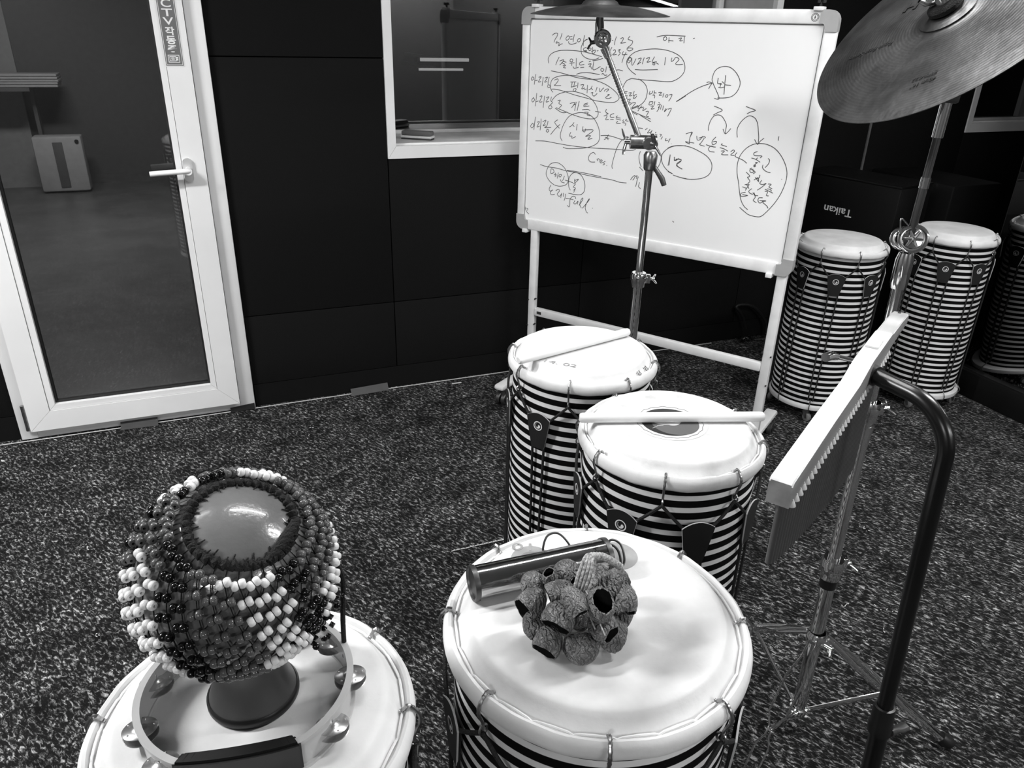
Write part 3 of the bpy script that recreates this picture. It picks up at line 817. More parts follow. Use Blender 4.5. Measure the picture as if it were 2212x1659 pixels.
# handwriting
INK = """132,1474 143,1481 155,1481 153,1471 146,1462 141,1450|174,1482 171,1471 166,1460|155,1455 150,1448 163,1450 162,1439 169,1444 179,1447|198,1473 192,1465 197,1459 207,1467 203,1474 196,1472|208,1471 219,1473|210,1463 221,1464|227,1480 225,1468 223,1454|204,1456 206,1449 216,1446 227,1448 239,1452|245,1465 241,1459 247,1455 255,1461 249,1467 244,1464|270,1478 267,1460 267,1442|268,1456 276,1463 284,1465|383,1464 388,1465|400,1477 396,1465 394,1449|416,1470 424,1474 428,1471 423,1461 419,1456 439,1459|453,1480 446,1470 456,1467 465,1463 461,1453 448,1443|448,1443 445,1437 454,1432 466,1436 467,1441 454,1442 447,1440|281,1438 270,1434 270,1427 283,1427|269,1423 284,1425|295,1437 290,1431 296,1427 301,1434 295,1437|306,1440 309,1425|303,1427 308,1419 316,1421 318,1430 304,1425|325,1427 331,1429|282,1465 268,1456 259,1437 261,1419 269,1409 289,1400 318,1399 336,1405|385,1442 379,1429 376,1416|391,1431 398,1434 400,1426 390,1417 406,1419|410,1432 419,1436 414,1428 420,1424 412,1414|432,1430 429,1419 448,1421|443,1428 435,1412 429,1392|462,1411 452,1405 451,1396 457,1393 465,1403 461,1412 454,1404 459,1399|467,1410 471,1385 484,1408|491,1407 504,1410 496,1396 491,1389 504,1398|515,1413 512,1402 510,1391|523,1409 535,1414 533,1406 527,1398 541,1401|554,1417 549,1407 547,1399 564,1401|552,1398 550,1392 556,1390 558,1395 552,1398|561,1398 572,1393|596,1417 595,1405 595,1391|619,1416 618,1405 626,1408 632,1417 640,1417 646,1411 635,1398 644,1395 662,1397|483,1372 515,1372 571,1376|489,1355 472,1364 455,1378 448,1395 455,1411 478,1429 512,1438 562,1442 608,1437 646,1423 665,1404 671,1381 662,1361 642,1346 618,1339 563,1339 504,1340 474,1342|122,1377 119,1394 131,1410 157,1421 190,1425 236,1425 275,1422 310,1416 347,1409|309,1394 334,1398 352,1404|167,1401 159,1387 153,1372|169,1387 187,1392 180,1381 170,1373|178,1382 193,1377|186,1386 199,1384|184,1372 197,1374 187,1366 198,1364|218,1397 214,1389 223,1386 226,1394 218,1397|213,1381 234,1384|223,1381 223,1373|241,1400 242,1370|229,1371 234,1365 253,1369|271,1390 257,1385 258,1377 276,1380|260,1368 276,1370|303,1393 295,1389|292,1381 305,1383 296,1372|302,1376 310,1364|315,1392 315,1363 344,1376|350,1371 346,1364 353,1359 359,1366 350,1371|368,1377 367,1357|351,1349 356,1353 364,1347 374,1349|404,1366 420,1368 436,1365|134,1351 162,1348 196,1343 236,1335 273,1331 321,1331 358,1336 376,1344 388,1353|245,1344 264,1350 303,1352 343,1348|51,1326 45,1318 50,1313 58,1321 51,1326|66,1336 62,1316 60,1298|64,1312 75,1315|79,1325 90,1328 83,1317 79,1308 91,1311|100,1327 98,1312 96,1295|107,1324 119,1328 113,1318 107,1309 118,1313|127,1329 123,1314 123,1302|124,1302 121,1294 128,1291 133,1297 126,1302|150,1319 164,1324 167,1318 158,1306 152,1300 181,1301|135,1287 134,1305 143,1323 170,1334 209,1339 262,1338 321,1329 370,1316 409,1296 428,1278 426,1266 410,1257 382,1255 337,1257 294,1264 241,1272 194,1282 156,1287 139,1286|147,1275 139,1282 134,1291|221,1316 246,1318|229,1316 227,1300|239,1317 237,1302|224,1298 250,1305|254,1316 253,1297|238,1294 235,1285 242,1284 248,1293 240,1294|265,1308 279,1310 271,1295 285,1299|295,1310 295,1281|282,1293 292,1296|315,1308 309,1297 301,1294|311,1299 319,1295|336,1305 331,1288|311,1283 320,1285 318,1278 326,1273 338,1283|347,1302 349,1289 359,1300 365,1304|366,1292 374,1300 385,1300 375,1290|381,1281 389,1282 374,1271 385,1268 398,1273|59,1251 51,1241 56,1234 64,1243 57,1251|73,1268 71,1244 68,1219|70,1235 82,1240|87,1256 98,1259 92,1246 87,1236 100,1238|109,1260 107,1237 105,1216|117,1253 129,1258 122,1247 117,1238 129,1241|141,1259 138,1245 146,1238 136,1228|136,1228 129,1219 137,1214 145,1220 139,1228|169,1246 181,1249 175,1237 187,1231 178,1221|143,1245 161,1264 187,1276 227,1284 260,1281 287,1275 314,1263 335,1243 346,1222 347,1206 336,1195 311,1191 274,1194 233,1202 199,1211 164,1221|159,1219 186,1206 203,1205 213,1209|224,1240 245,1245 239,1234 232,1225|238,1234 248,1239|251,1248 248,1226 246,1215|261,1233 263,1249|264,1251 257,1216|302,1247 287,1242 286,1233 308,1237|287,1238 301,1241|278,1221 291,1223 304,1224 313,1221|289,1213 305,1214 301,1205 315,1202|335,1220 358,1218|381,1231 379,1221 390,1215 380,1213|372,1206 386,1208 381,1194 394,1196|414,1218 400,1212 401,1204 416,1205|400,1196 414,1197|429,1211 424,1205 442,1204|423,1200 444,1197|432,1193 427,1185 444,1185|456,1200 452,1195 459,1192|468,1203 463,1197 475,1196|451,1189 465,1187 462,1179|474,1342 454,1333 443,1314 440,1297|500,1342 520,1332 535,1316 539,1296 533,1272 514,1253 483,1238|448,1295 461,1298|447,1288 459,1292|455,1281 463,1283|466,1292 477,1294 470,1283 481,1285|488,1300 485,1285 498,1290|490,1284 486,1276 495,1278 499,1285|464,1269 475,1272 470,1261 481,1258 471,1249|483,1259 497,1261 486,1246 485,1242 508,1253|514,1253 508,1243 530,1249|523,1253 515,1243 509,1233|532,1247 528,1236 542,1245|540,1234 551,1235 545,1219 554,1218|550,1304 547,1294 557,1297 560,1306|567,1307 565,1292|565,1300 575,1299|560,1291 569,1290 569,1281|582,1301 594,1302 586,1292 598,1294|603,1300 600,1286|613,1296 610,1289 617,1288 619,1295 613,1296|623,1295 634,1298 630,1285 624,1275|553,1270 550,1258 561,1260 564,1269 554,1268|572,1271 570,1257|557,1253 568,1255 560,1244 573,1247|586,1269 591,1266|583,1259 594,1263 587,1250|591,1258 589,1246 583,1237|599,1261 596,1245|606,1259 605,1243|616,1250 612,1239 622,1250|625,1248 637,1252 632,1237 626,1224|480,1234 518,1222 562,1210|487,1229 508,1220|520,1220 564,1201|653,1275 670,1286 686,1297|555,1480 591,1486 660,1485|585,1482 580,1475 586,1469 593,1475 588,1482 582,1478|601,1480 602,1463|599,1470 618,1469|636,1477 647,1479 641,1470 652,1471|656,1483 657,1463|688,1478 694,1480|72,1180 68,1157 66,1130|59,1155 50,1144 56,1137 65,1147 59,1155|80,1160 90,1163 85,1153 80,1142 92,1147|97,1175 97,1154 95,1131|105,1164 120,1171 114,1158 108,1149 120,1154|130,1169 125,1150 115,1143 145,1146|129,1139 123,1131 130,1127 135,1134 129,1138|174,1177 161,1168 166,1159 183,1146|185,1161 163,1141 144,1119|198,1100 189,1115 191,1135 202,1164 221,1191 247,1205 279,1211 313,1205 337,1188 354,1162 361,1135 357,1112 339,1097 307,1085 263,1078 223,1074 203,1077|247,1173 237,1161 226,1154|240,1164 249,1158|261,1168 259,1145|235,1136 229,1122 241,1122 241,1114 258,1122|287,1162 285,1148 295,1142 299,1155|285,1148 332,1152 300,1126|300,1126 322,1131 311,1117 330,1122|365,1135 390,1138 416,1136 448,1130 480,1125|398,1142 389,1127 380,1122|384,1131 402,1128|392,1132 398,1122|75,1089 120,1092 173,1089 236,1086 310,1086 375,1089 439,1092 483,1093 505,1096 514,1100|348,1064 339,1071 325,1062 319,1047 328,1035 349,1036|356,1048 360,1041|356,1046 363,1050 368,1045|372,1039 380,1044 374,1047 369,1041 374,1035 382,1039|393,1044 385,1038 390,1033 383,1028|399,1029 401,1028|425,1019 422,1032 427,1060 436,1094 449,1120 466,1134 481,1140|464,1142 481,1140|481,1140 475,1129|101,999 111,998 133,995 180,994 222,989 271,987 312,983 372,980 425,978 461,973 489,974|227,991 270,991 318,989 380,984|172,927 148,941 132,963 136,987 150,1007 171,1015 192,1013 215,999 230,977 236,954 229,938 213,929 192,925 174,927|153,988 153,971 167,976 164,987 153,989|174,975 174,959|168,967 176,969|188,978 184,954|179,971 178,961|194,971 191,964 198,962 203,971 194,971|217,968 209,948|199,953 205,943 219,941|221,952 239,950 257,946|247,916 239,930 238,960 251,981 271,987 292,979 307,959 312,939 309,918 295,905 271,902 239,903|264,962 265,948 277,957 280,963 265,956|258,942 269,944 260,930 270,927 261,917|270,927 263,909|156,925 149,909 154,901 166,907|166,907 155,896 160,887 176,891|180,905 192,913 197,906 188,893 198,885 208,897|208,900 205,880|216,901 216,886|226,899 225,884 221,871|228,881 246,882|274,885 270,894 257,892 248,878 248,859 245,849 237,855|246,882 264,880|271,879 266,867 275,866 285,878 282,864|291,862 305,885 305,893 298,884 294,866 302,852|306,852 331,884 335,894 326,880 319,857 326,841 332,837|351,860 353,858|42,816 50,814 47,807|33,850 35,822 44,802 56,793|504,987 511,998 521,1006 519,995 513,987|524,1001 530,1006 527,994|535,1003 531,985 528,965|542,983 539,966|539,966 549,960|534,1095 530,1078 534,1057 543,1039|536,1038 552,1026|607,1104 617,1087 617,1065 608,1043 592,1026 576,1020|516,1176 535,1175|553,1178 545,1171|564,1175 555,1161 572,1168|572,1173 567,1158|588,1168 585,1163|585,1158 594,1158|603,1161 610,1160 605,1153|615,1154 610,1144|630,1150 627,1141 638,1144|645,1150 639,1136|651,1133 652,1132|669,1029 647,1039 629,1056 620,1076 622,1095 638,1113 665,1126 708,1131|671,1025 697,1020 724,1018|652,1095 650,1074 648,1055|670,1089 670,1076 680,1082 691,1083 696,1077 681,1062 686,1056 704,1049|653,1276 679,1294 710,1315 741,1331 774,1343|755,1343 763,1346 775,1343|775,1343 769,1334 765,1324|789,1295 806,1297 777,1344 773,1359 779,1381 794,1393 814,1397 834,1393 854,1378 868,1358 871,1340 863,1319 848,1305 826,1299 800,1297|794,1360 794,1343 807,1344|808,1350 816,1344|796,1342 806,1341 809,1342|798,1331 808,1330 818,1333|805,1340 804,1332|818,1370 819,1343 821,1309|820,1340 841,1339|792,1270 808,1266 823,1259 807,1250 793,1241|902,1277 916,1273 936,1267 921,1261 909,1254|783,1189 782,1200 785,1219 794,1236 808,1243 823,1240 835,1228 844,1213 844,1199 844,1185|834,1199 844,1184 855,1194 861,1203|888,1176 884,1194 885,1210 895,1230 912,1246 926,1248 941,1240 951,1223 957,1199 961,1181 962,1161|948,1175 960,1160 967,1170 979,1182|702,1171 725,1179 719,1161 719,1138|723,1177 719,1161|703,1145 737,1143|705,1143 721,1138|743,1168 747,1155 757,1157 765,1169|751,1161 771,1168 776,1164|772,1164 763,1148 758,1140 776,1136|813,1171 804,1160 801,1152|801,1152 805,1144 815,1149 817,1156 805,1154|781,1142 800,1138 817,1137|812,1136 799,1139 792,1129 798,1121 815,1120|838,1152 839,1146 856,1143|835,1145 838,1151|832,1137 848,1134 862,1128|838,1126 850,1127 841,1115 865,1116|872,1126 880,1134 885,1129 874,1117 887,1116|894,1127 890,1114 906,1108 921,1103 934,1095|1027,1178 1027,1192|639,1116 658,1125 689,1130 724,1128 760,1117 790,1103 808,1085 813,1065 807,1044 788,1029 758,1020 723,1017 691,1021 671,1025|650,1035 667,1029|652,1093 652,1057|668,1087 672,1077 680,1079 685,1086|675,1082 697,1082|697,1079 681,1066 688,1056 704,1050|932,944 949,933 968,923 995,920 1012,924 1029,943 1049,973 1065,1008 1074,1046 1074,1076 1065,1102 1046,1130 1021,1152 991,1163 963,1163 941,1156 921,1140 907,1117 902,1091 905,1060 917,1022 926,988 936,964 949,948 962,940|964,1137 953,1131 957,1123 981,1124 976,1117|947,1114 963,1111 979,1103|968,1117 962,1110|962,1101 970,1101 963,1095 961,1086|959,1093 960,1086 965,1088 963,1093|1003,1118 1009,1114 1008,1102 998,1087|990,1096 990,1086 1003,1076 1019,1073|953,1082 948,1073 953,1066 961,1069 957,1079|947,1079 967,1070 961,1063|936,1066 951,1054 943,1049|943,1049 954,1037 948,1029|985,1062 984,1052 975,1048|967,1042 980,1052 984,1038|970,1052 984,1039|994,1045 989,1034 999,1031 1011,1037|1011,1037 1000,1024 984,1010|1017,1035 1028,1035 1022,1026 1034,1021|1017,1019 1027,1018 1034,1013|1009,1017 1039,1007|1010,1010 1020,1009 1018,997 1026,996|938,1023 953,1026 946,1011|931,1015 945,1011 943,1004|944,1025 955,1012|965,1013 956,1004 960,997 971,994|970,1000 981,987 976,974 988,968|974,1001 980,992 990,992|945,998 931,993 929,984 939,983 955,988|935,989 954,988|1007,987 994,985 993,974 1001,968 1009,976|997,977 1020,978 1009,973 1026,961 1031,954|1059,1056 1061,1056|689,859 696,855|892,761 901,774 906,767 896,763"""
bm = NB()
def ribbon(bm, P, w0, y):
    n = len(P)
    L_, R_ = [], []
    for i in range(n):
        d = P[min(i + 1, n - 1)] - P[max(i - 1, 0)]
        if d.length < 1e-9:
            d = V(1, 0)
        d.normalize()
        nn = V(-d.y, d.x) * w0 / 2
        L_.append(bm.verts.new(V(P[i].x + nn.x, y, P[i].y + nn.y)))
        R_.append(bm.verts.new(V(P[i].x - nn.x, y, P[i].y - nn.y)))
    for i in range(n - 1):
        bm.faces.new((L_[i], L_[i + 1], R_[i + 1], R_[i]))
for i, ln in enumerate(INK.split('|')):
    P = [V(*[float(q) / 1000 for q in s_.split(',')]) for s_ in ln.split()]
    P = smooth_path(P, 5) if len(P) > 2 else P
    ribbon(bm, [V(p.x, p.y) for p in P], 0.0024, -0.0033 - i * 0.0000005)
obj('handwriting', bm, 'ink', wb)


# ---------------------------------------------------------------- drums
PITCH = 0.0247
M['stripe'] = stripe_mat('striped_shell', PITCH)


def swirl(bm, r, mx):
    def quad_ring(r0, r1, mi):
        n = 28
        for k in range(n):
            a0, a1 = 2 * PI * k / n, 2 * PI * (k + 1) / n
            f = bm.faces.new([bm.verts.new(mx @ V(q * math.cos(a), q * math.sin(a), 0.0)) for q, a in ((r0, a0), (r1, a0), (r1, a1), (r0, a1))])
            f.material_index = mi
    quad_ring(r * 0.80, r, 0)
    # comma shaped swirl
    prev = None
    for k in range(23):
        t = k / 22
        a = 2.2 + t * 5.0
        rr = r * (0.62 - 0.42 * t)
        wd = r * (0.06 + 0.26 * t) * (1 if t < 0.9 else 0.6)
        c_ = V(rr * math.cos(a), rr * math.sin(a), 0.0)
        n_ = V(math.cos(a), math.sin(a), 0)
        cur = (bm.verts.new(mx @ (c_ + n_ * wd)), bm.verts.new(mx @ (c_ - n_ * wd)))
        if prev:
            f = bm.faces.new((prev[0], cur[0], cur[1], prev[1]))
            f.material_index = 0 if t > 0.45 else 1
        prev = cur


def make_drum(name, label, loc, R, zr, hook_deg, zb=0.055, plain_tabs=(), group=None, skin='skin', casters=True, ring=1.0, dim=False, seg=96, tab_scale=1.0):
    t = thing(name, label, 'drum', (loc[0], loc[1], 0), 0, group)
    r1, r2, r3 = 0.925 * R, 0.945 * R, 0.93 * R
    zt = zr - 0.015
    bm = NB()
    prof = [(0, zb), (r3 * 0.98, zb)]
    n = 28
    for k in range(n + 1):
        q = k / n
        prof.append(((r3 + (r2 - r3) * math.sin(q * PI) + (r1 - r3) * q), zb + 0.018 + (zt - zb - 0.018) * q))
    prof += [(r1 - 0.012, zt), (r1 - 0.012, zt - 0.03), (0, zt - 0.03)]
    add_lathe(bm, prof, seg)
    obj('shell', bm, 'stripe', t)
    bm = NB()
    add_lathe(bm, [(r3 + 0.001, zb - 0.004), (0.965 * R * ring, zb - 0.004), (0.975 * R * ring, zb + 0.004), (0.965 * R * ring, zb + 0.013), (r3 + 0.002, zb + 0.018)], seg)
    obj('base_ring', bm, 'ringbase', t)
    # skin head rolled over a hoop
    hp = [(0, 0.0225), (0.5 * R, 0.0225), (0.78 * R, 0.022), (0.815 * R, 0.0212), (0.832 * R, 0.0185), (0.85 * R, 0.0135), (0.90 * R, -0.0015), (0.916 * R, -0.0035), (0.93 * R, -0.001), (0.945 * R, 0.0045), (0.965 * R, 0.0055), (0.985 * R, 0.002), (0.997 * R, -0.004), (R, -0.010), (0.997 * R, -0.016), (0.98 * R, -0.0205), (0.96 * R, -0.0215), (0.94 * R, -0.019), (0.927 * R, -0.014)]
    bm = NB()
    add_lathe(bm, [(r, zr + z) for r, z in hp], seg)
    for v in bm.verts:
        rr = math.hypot(v.co.x, v.co.y)
        if rr > 0.93 * R:
            a = math.atan2(v.co.y, v.co.x)
            v.co.z += 0.0007 * math.sin(a * 11 + loc[0] * 9) + 0.0005 * math.sin(a * 23)
    hd = obj('drumhead', bm, skin, t)
    # lacing cord, straight from stitch to stitch
    bm = NB()
    ns = 24
    off = math.radians(hook_deg) + 0.05
    pts = []
    for k in range(ns):
        a = off + 2 * PI * k / ns
        pts.append(V(0.922 * R * math.cos(a), 0.922 * R * math.sin(a), zr - 0.0015))
    pts2 = []
    for k in range(ns):
        a, b = pts[k], pts[(k + 1) % ns]
        pts2 += [a, a.lerp(b, 0.12) + V(0, 0, 0.0022), a.lerp(b, 0.5) + V(0, 0, 0.003), a.lerp(b, 0.88) + V(0, 0, 0.0022)]
    add_tube(bm, pts2, 0.0016, seg=6, closed=True)
    obj('lacing_cord', bm, 'cord_white', hd)
    th0 = math.radians(hook_deg)
    zh = zr - 0.046
    zt0, zt1 = zr - 0.094, zr - 0.172
    rb = 0.972 * R
    for k in range(8):
        a = th0 + k * PI / 4
        def pol(r, da, z):
            return V(r * math.cos(a + da), r * math.sin(a + da), z)
        bm = NB()
        base = [(0.905 * R, zr + 0.0015), (0.925 * R, zr + 0.004), (0.955 * R, zr + 0.010), (0.985 * R, zr + 0.0065), (R + 0.004, zr - 0.004), (R + 0.0045, zr - 0.016), (R + 0.001, zr - 0.026), (0.99 * R, zr - 0.035), (0.985 * R, zh)]
        pth = smooth_path([V(r, 0, z) for r, z in base], 5)
        tw = []
        for i, p in enumerate(pth):
            if i < len(pth) * 0.62:
                tw.append((p, 0.0022 if i % 3 else 0.0028))
            else:
                tw.append((p, 0.0021))
        add_tube(bm, [pol(p.x, 0, p.z) for p, q in tw], [q for p, q in tw], seg=7)
        ringp = [pol(0.985 * R + 0.0062 * math.cos(q), 0.0, zh + 0.0075 * math.sin(q)) for q in [2 * PI * j / 14 for j in range(14)]]
        add_tube(bm, ringp, 0.0016, seg=6, closed=True)
        obj('tuning_hook', bm, 'chrome_worn', t)
    for k in range(8):
        a = th0 + (k + 0.5) * PI / 4
        def P(x, z, rr):
            q = a + x / rr
            return V(rr * math.cos(q), rr * math.sin(q), z)
        hw = 0.031 * tab_scale
        lw = 0.0165 * tab_scale
        bm = NB()
        nx, nz = 10, 6
        def tabxz(u, v):
            half = lw + (hw - lw) * (v ** 0.85)
            x = u * half
            z = zt1 + v * (zt0 - zt1) + (0.011 * (1 - u * u)) * v
            return x, z
        fr_, bk = [], []
        for j in range(nz + 1):
            f_, b_ = [], []
            for i in range(nx + 1):
                x, z = tabxz(-1 + 2 * i / nx, j / nz)
                rr = rb + 0.002 + 0.004 * (abs(-1 + 2 * i / nx) ** 2) * (j / nz)
                f_.append(bm.verts.new(P(x, z, rr + 0.0026)))
                b_.append(bm.verts.new(P(x, z, rr)))
            fr_.append(f_); bk.append(b_)
        for j in range(nz):
            for i in range(nx):
                f = bm.faces.new((fr_[j][i], fr_[j][i + 1], fr_[j + 1][i + 1], fr_[j + 1][i])); f.smooth = True
                f = bm.faces.new((bk[j][i], bk[j + 1][i], bk[j + 1][i + 1], bk[j][i + 1])); f.smooth = True
        for i in range(nx):
            f = bm.faces.new((fr_[nz][i], fr_[nz][i + 1], bk[nz][i + 1], bk[nz][i])); f.material_index = 1
            bm.faces.new((fr_[0][i], bk[0][i], bk[0][i + 1], fr_[0][i + 1]))
        for j in range(nz):
            f = bm.faces.new((fr_[j][0], fr_[j + 1][0], bk[j + 1][0], bk[j][0])); f.material_index = 1
            f = bm.faces.new((fr_[j][nx], bk[j][nx], bk[j + 1][nx], fr_[j + 1][nx])); f.material_index = 1
        # raised second layer of leather behind the arch
        tb = obj('leather_tab', bm, ['tab', 'tab_edge'], t)
        if k not in plain_tabs:
            bm = NB()
            o_ = P(0, zt0 - 0.020, rb + 0.0056)
            rd = V(math.cos(a), math.sin(a), 0)
            tg = V(-math.sin(a), math.cos(a), 0)
            swirl(bm, 0.0115, basis(o_, tg, (0, 0, 1), rd))
            obj('round_emblem', bm, ['logo', 'logo_grey'], tb)
        # ropes: one V from the two hooks, then a pair down the shell
        bm = NB()
        hk0 = V(0.987 * R * math.cos(a - PI / 8), 0.987 * R * math.sin(a - PI / 8), zh - 0.006)
        hk1 = V(0.987 * R * math.cos(a + PI / 8), 0.987 * R * math.sin(a + PI / 8), zh - 0.006)
        for hk, s in ((hk0, -1), (hk1, 1)):
            c0 = P(s * (hw - 0.006), zt0 - 0.004, rb + 0.003)
            c1 = P(s * lw * 0.95, zt1 + 0.004, rb + 0.001)
            mid = hk.lerp(c0, 0.5)
            mid = mid * 1.0
            mid.x *= 1.012; mid.y *= 1.012
            low = [P(s * lw * (0.95 - 0.45 * q), zt1 - (zt1 - zb - 0.04) * q, 0.958 * R + 0.004) for q in (0.02, 0.3, 0.6, 0.85, 1.0)]
            add_tube(bm, smooth_path([hk, mid, c0], 4) + [c0.lerp(c1, 0.5), c1] + low, 0.0031, seg=7)
        obj('tension_rope', bm, 'rope', t)
        bm = NB()
        pb = [V(0.965 * R + 0.005, 0, zb + 0.045), V(0.965 * R + 0.006, 0, zb + 0.03), V(0.965 * R * ring + 0.007, 0, zb + 0.012), V(0.965 * R * ring + 0.003, 0, zb - 0.005), V(0.95 * R, 0, zb - 0.006)]
        add_tube(bm, [V(p.x * math.cos(a), p.x * math.sin(a), p.z) for p in smooth_path(pb, 4)], 0.0022, seg=6)
        obj('bottom_hook', bm, 'chrome_worn', t)
    for k in range(4 if casters else 0):
        a = th0 + 0.35 + k * PI / 2
        rr = 0.86 * R * ring
        cx, cy = rr * math.cos(a), rr * math.sin(a)
        bm = NB()
        add_cyl(bm, (cx, cy, zb - 0.002), (cx, cy, 0.04), 0.012)
        d = V(math.cos(a + 1), math.sin(a + 1), 0)
        nrm = V(-d.y, d.x, 0)
        for s in (-1, 1):
            add_prism(bm, [(-0.012, 0.046), (0.008, 0.046), (0.014, 0.016), (0.004, 0.014)], s * 0.010 - 0.001, s * 0.010 + 0.001, basis((cx, cy, 0), d, (0, 0, 1), -nrm))
        cs = obj('caster', bm, 'chrome_worn', t)
        bm = NB()
        c_ = V(cx, cy, 0.0185) + d * 0.008
        add_tube(bm, [c_ - nrm * 0.008, c_ - nrm * 0.006, c_ + nrm * 0.006, c_ + nrm * 0.008], [0.015, 0.0183, 0.0183, 0.015], seg=20)
        obj('caster_wheel', bm, 'grey_mid', cs)
    return t


DC = make_drum('hand_drum', 'large striped drum carrying the seed rattle and metal tube', (0.401, 0.665), 0.200, 0.80, 22, skin='skin')
DD = make_drum('hand_drum', 'striped drum carrying the beaded gourd and the tambourine', (-0.0267, 0.6586), 0.177, 0.80, 27, skin='skin')
DBm = make_drum('hand_drum', 'striped drum with dark round print under the level drumstick', (0.772, 1.068), 0.178, 0.80, 9.5, plain_tabs=(5, 6), skin='skin_worn')
DA = make_drum('hand_drum', 'striped drum with slanted drumstick on top, nearest the whiteboard', (0.780, 1.463), 0.1765, 0.80, 9.0, skin='skin')
R1 = make_drum('hand_drum', 'castered striped drum standing right beside the whiteboard leg', (2.3795, 2.3071), 0.1806, 0.739, 24, zb=0.062, group='striped drums on casters along the wall', seg=72, tab_scale=1.12)
R2 = make_drum('hand_drum', 'castered striped drum standing next to the wall mirror', (2.9289, 2.2422), 0.1700, 0.755, 15, zb=0.062, group='striped drums on casters along the wall', ring=1.07, seg=72, tab_scale=1.12)


# prints and pencil notes on the heads
def disc(bm, cx, cy, z, r0, r1, mi=0, n=40, sq=1.0):
    for k in range(n):
        a0, a1 = 2 * PI * k / n, 2 * PI * (k + 1) / n
        pts = [(r0, a0), (r1, a0), (r1, a1), (r0, a1)] if r0 > 0 else [(0, 0), (r1, a0), (r1, a1)]
        f = bm.faces.new([bm.verts.new(V(cx + q * math.cos(a), cy + q * math.sin(a) * sq, z)) for q, a in pts])
        f.material_index = mi
ZH = 0.8225
bm = NB()
ex, ey = 0.772 - 0.7720 + (-0.003), 0.0
disc(bm, ex, ey + 0.004, ZH + 0.0005, 0, 0.072, 0)
disc(bm, ex, ey + 0.004, ZH + 0.0007, 0, 0.055, 1)
disc(bm, ex + 0.006, ey - 0.006, ZH + 0.0009, 0, 0.045, 2)
disc(bm, ex + 0.004, ey + 0.004, ZH + 0.0011, 0, 0.017, 0)
disc(bm, ex - 0.006, ey + 0.020, ZH + 0.0010, 0, 0.026, 0)
for k in range(36):
    a = 2 * PI * k / 36
    rr = 0.063 + (0.0012 if k % 2 else -0.0012)
    c0 = V(ex + rr * math.cos(a), ey + 0.004 + rr * math.sin(a), ZH + 0.0008)
    a2 = a + 2 * PI / 36
    r2_ = 0.063 + (-0.0012 if k % 2 else 0.0012)
    c1 = V(ex + r2_ * math.cos(a2), ey + 0.004 + r2_ * math.sin(a2), ZH + 0.0008)
    add_tube(bm, [c0, c1], 0.0005, seg=4, mi=3)
for k in range(7):
    x_ = ex - 0.045 + k * 0.013
    add_tube(bm, [V(x_, ey - 0.004 + random.uniform(-.004, .004), ZH + 0.0012), V(x_ + 0.012, ey - 0.006 + random.uniform(-.004, .004), ZH + 0.0012)], 0.0005, seg=4, mi=0)
obj('round_print', bm, ['logo', 'steel_dark', 'grey_mid', 'grey_mid'], DBm, loc=None)

M['pale_print'] = mat('pale_print', 0.34, 0.5, v2=0.28, scale=60)
M['pale_print2'] = mat('pale_print_inner', 0.22, 0.5)
bm = NB()
disc(bm, 0.4741 - 0.401, 0.748 - 0.665, ZH + 0.0005, 0, 0.031, 0, sq=1.0)
disc(bm, 0.4741 - 0.401 - 0.004, 0.748 - 0.665, ZH + 0.0008, 0, 0.017, 1)
disc(bm, 0.3583 - 0.401, 0.7823 - 0.665, ZH + 0.0005, 0, 0.029, 0)
disc(bm, 0.3583 - 0.401, 0.7823 - 0.665, ZH + 0.0008, 0, 0.016, 1)
disc(bm, 0.4140 - 0.401, 0.7700 - 0.665, ZH + 0.0005, 0.010, 0.018, 0)
obj('round_print', bm, ['pale_print', 'pale_print2'], DC)
text_mesh('stamped_number', '01', 0.02, 'pale_print', DC, basis((0.3556 - 0.401, 0.8120 - 0.665, ZH + 0.0006), (0.929, -0.369, 0), (0.369, 0.929, 0), (0, 0, 1)), 0.028, 0.016)
text_mesh('pencil_note', '14. 02', 0.02, 'pale_print', DA, basis((0.688 - 0.780, 1.392 - 1.463, ZH + 0.0006), (0.72, -0.69, 0), (0.69, 0.72, 0), (0, 0, 1)), 0.075, 0.015)
for ch, aa in (('강', -63.5), ('남', -51.0)):
    q = math.radians(aa)
    up = V(-math.cos(q) * 0.77, -math.sin(q) * 0.77, 0.5).normalized()
    nr = V(math.cos(q) * 0.5, math.sin(q) * 0.5, 0.82).normalized()
    rx = up.cross(nr)
    text_mesh('pencil_name', ch, 0.014, 'steel_dark', DA, basis((0.879 * 0.1765 * math.cos(q), 0.879 * 0.1765 * math.sin(q), 0.8071), rx, up, nr), 0.017, 0.016)

# drumsticks
def stick(p0, p1, r, label):
    d = (Vector(p1) - Vector(p0))
    bm = NB()
    L = d.length
    ts = [0, 0.006, 0.014, 0.03, 0.5, 0.97, 0.986, 0.994, 1.0]
    rs = [0.70, 0.90, 0.98, 1, 1, 1, 0.95, 0.84, 0.6]
    add_tube(bm, [V(0, 0, t_ * L) for t_ in ts], [r * q for q in rs], seg=22)
    o = obj('drumstick', bm, 'stick')
    o.matrix_world = Matrix.Translation(Vector(p0)) @ d.to_track_quat('Z', 'Y').to_matrix().to_4x4()
    return tag(o, label, 'drumstick', 'drumsticks lying on the drums')
stick((0.595, 1.415, 0.8335), (0.918, 1.493, 0.8335), 0.0098, 'pale wooden drumstick lying slanted on the drum nearest the whiteboard')
stick((0.603, 1.126, 0.8335), (0.943, 1.014, 0.8335), 0.0098, 'pale wooden drumstick lying level across the dark round print')

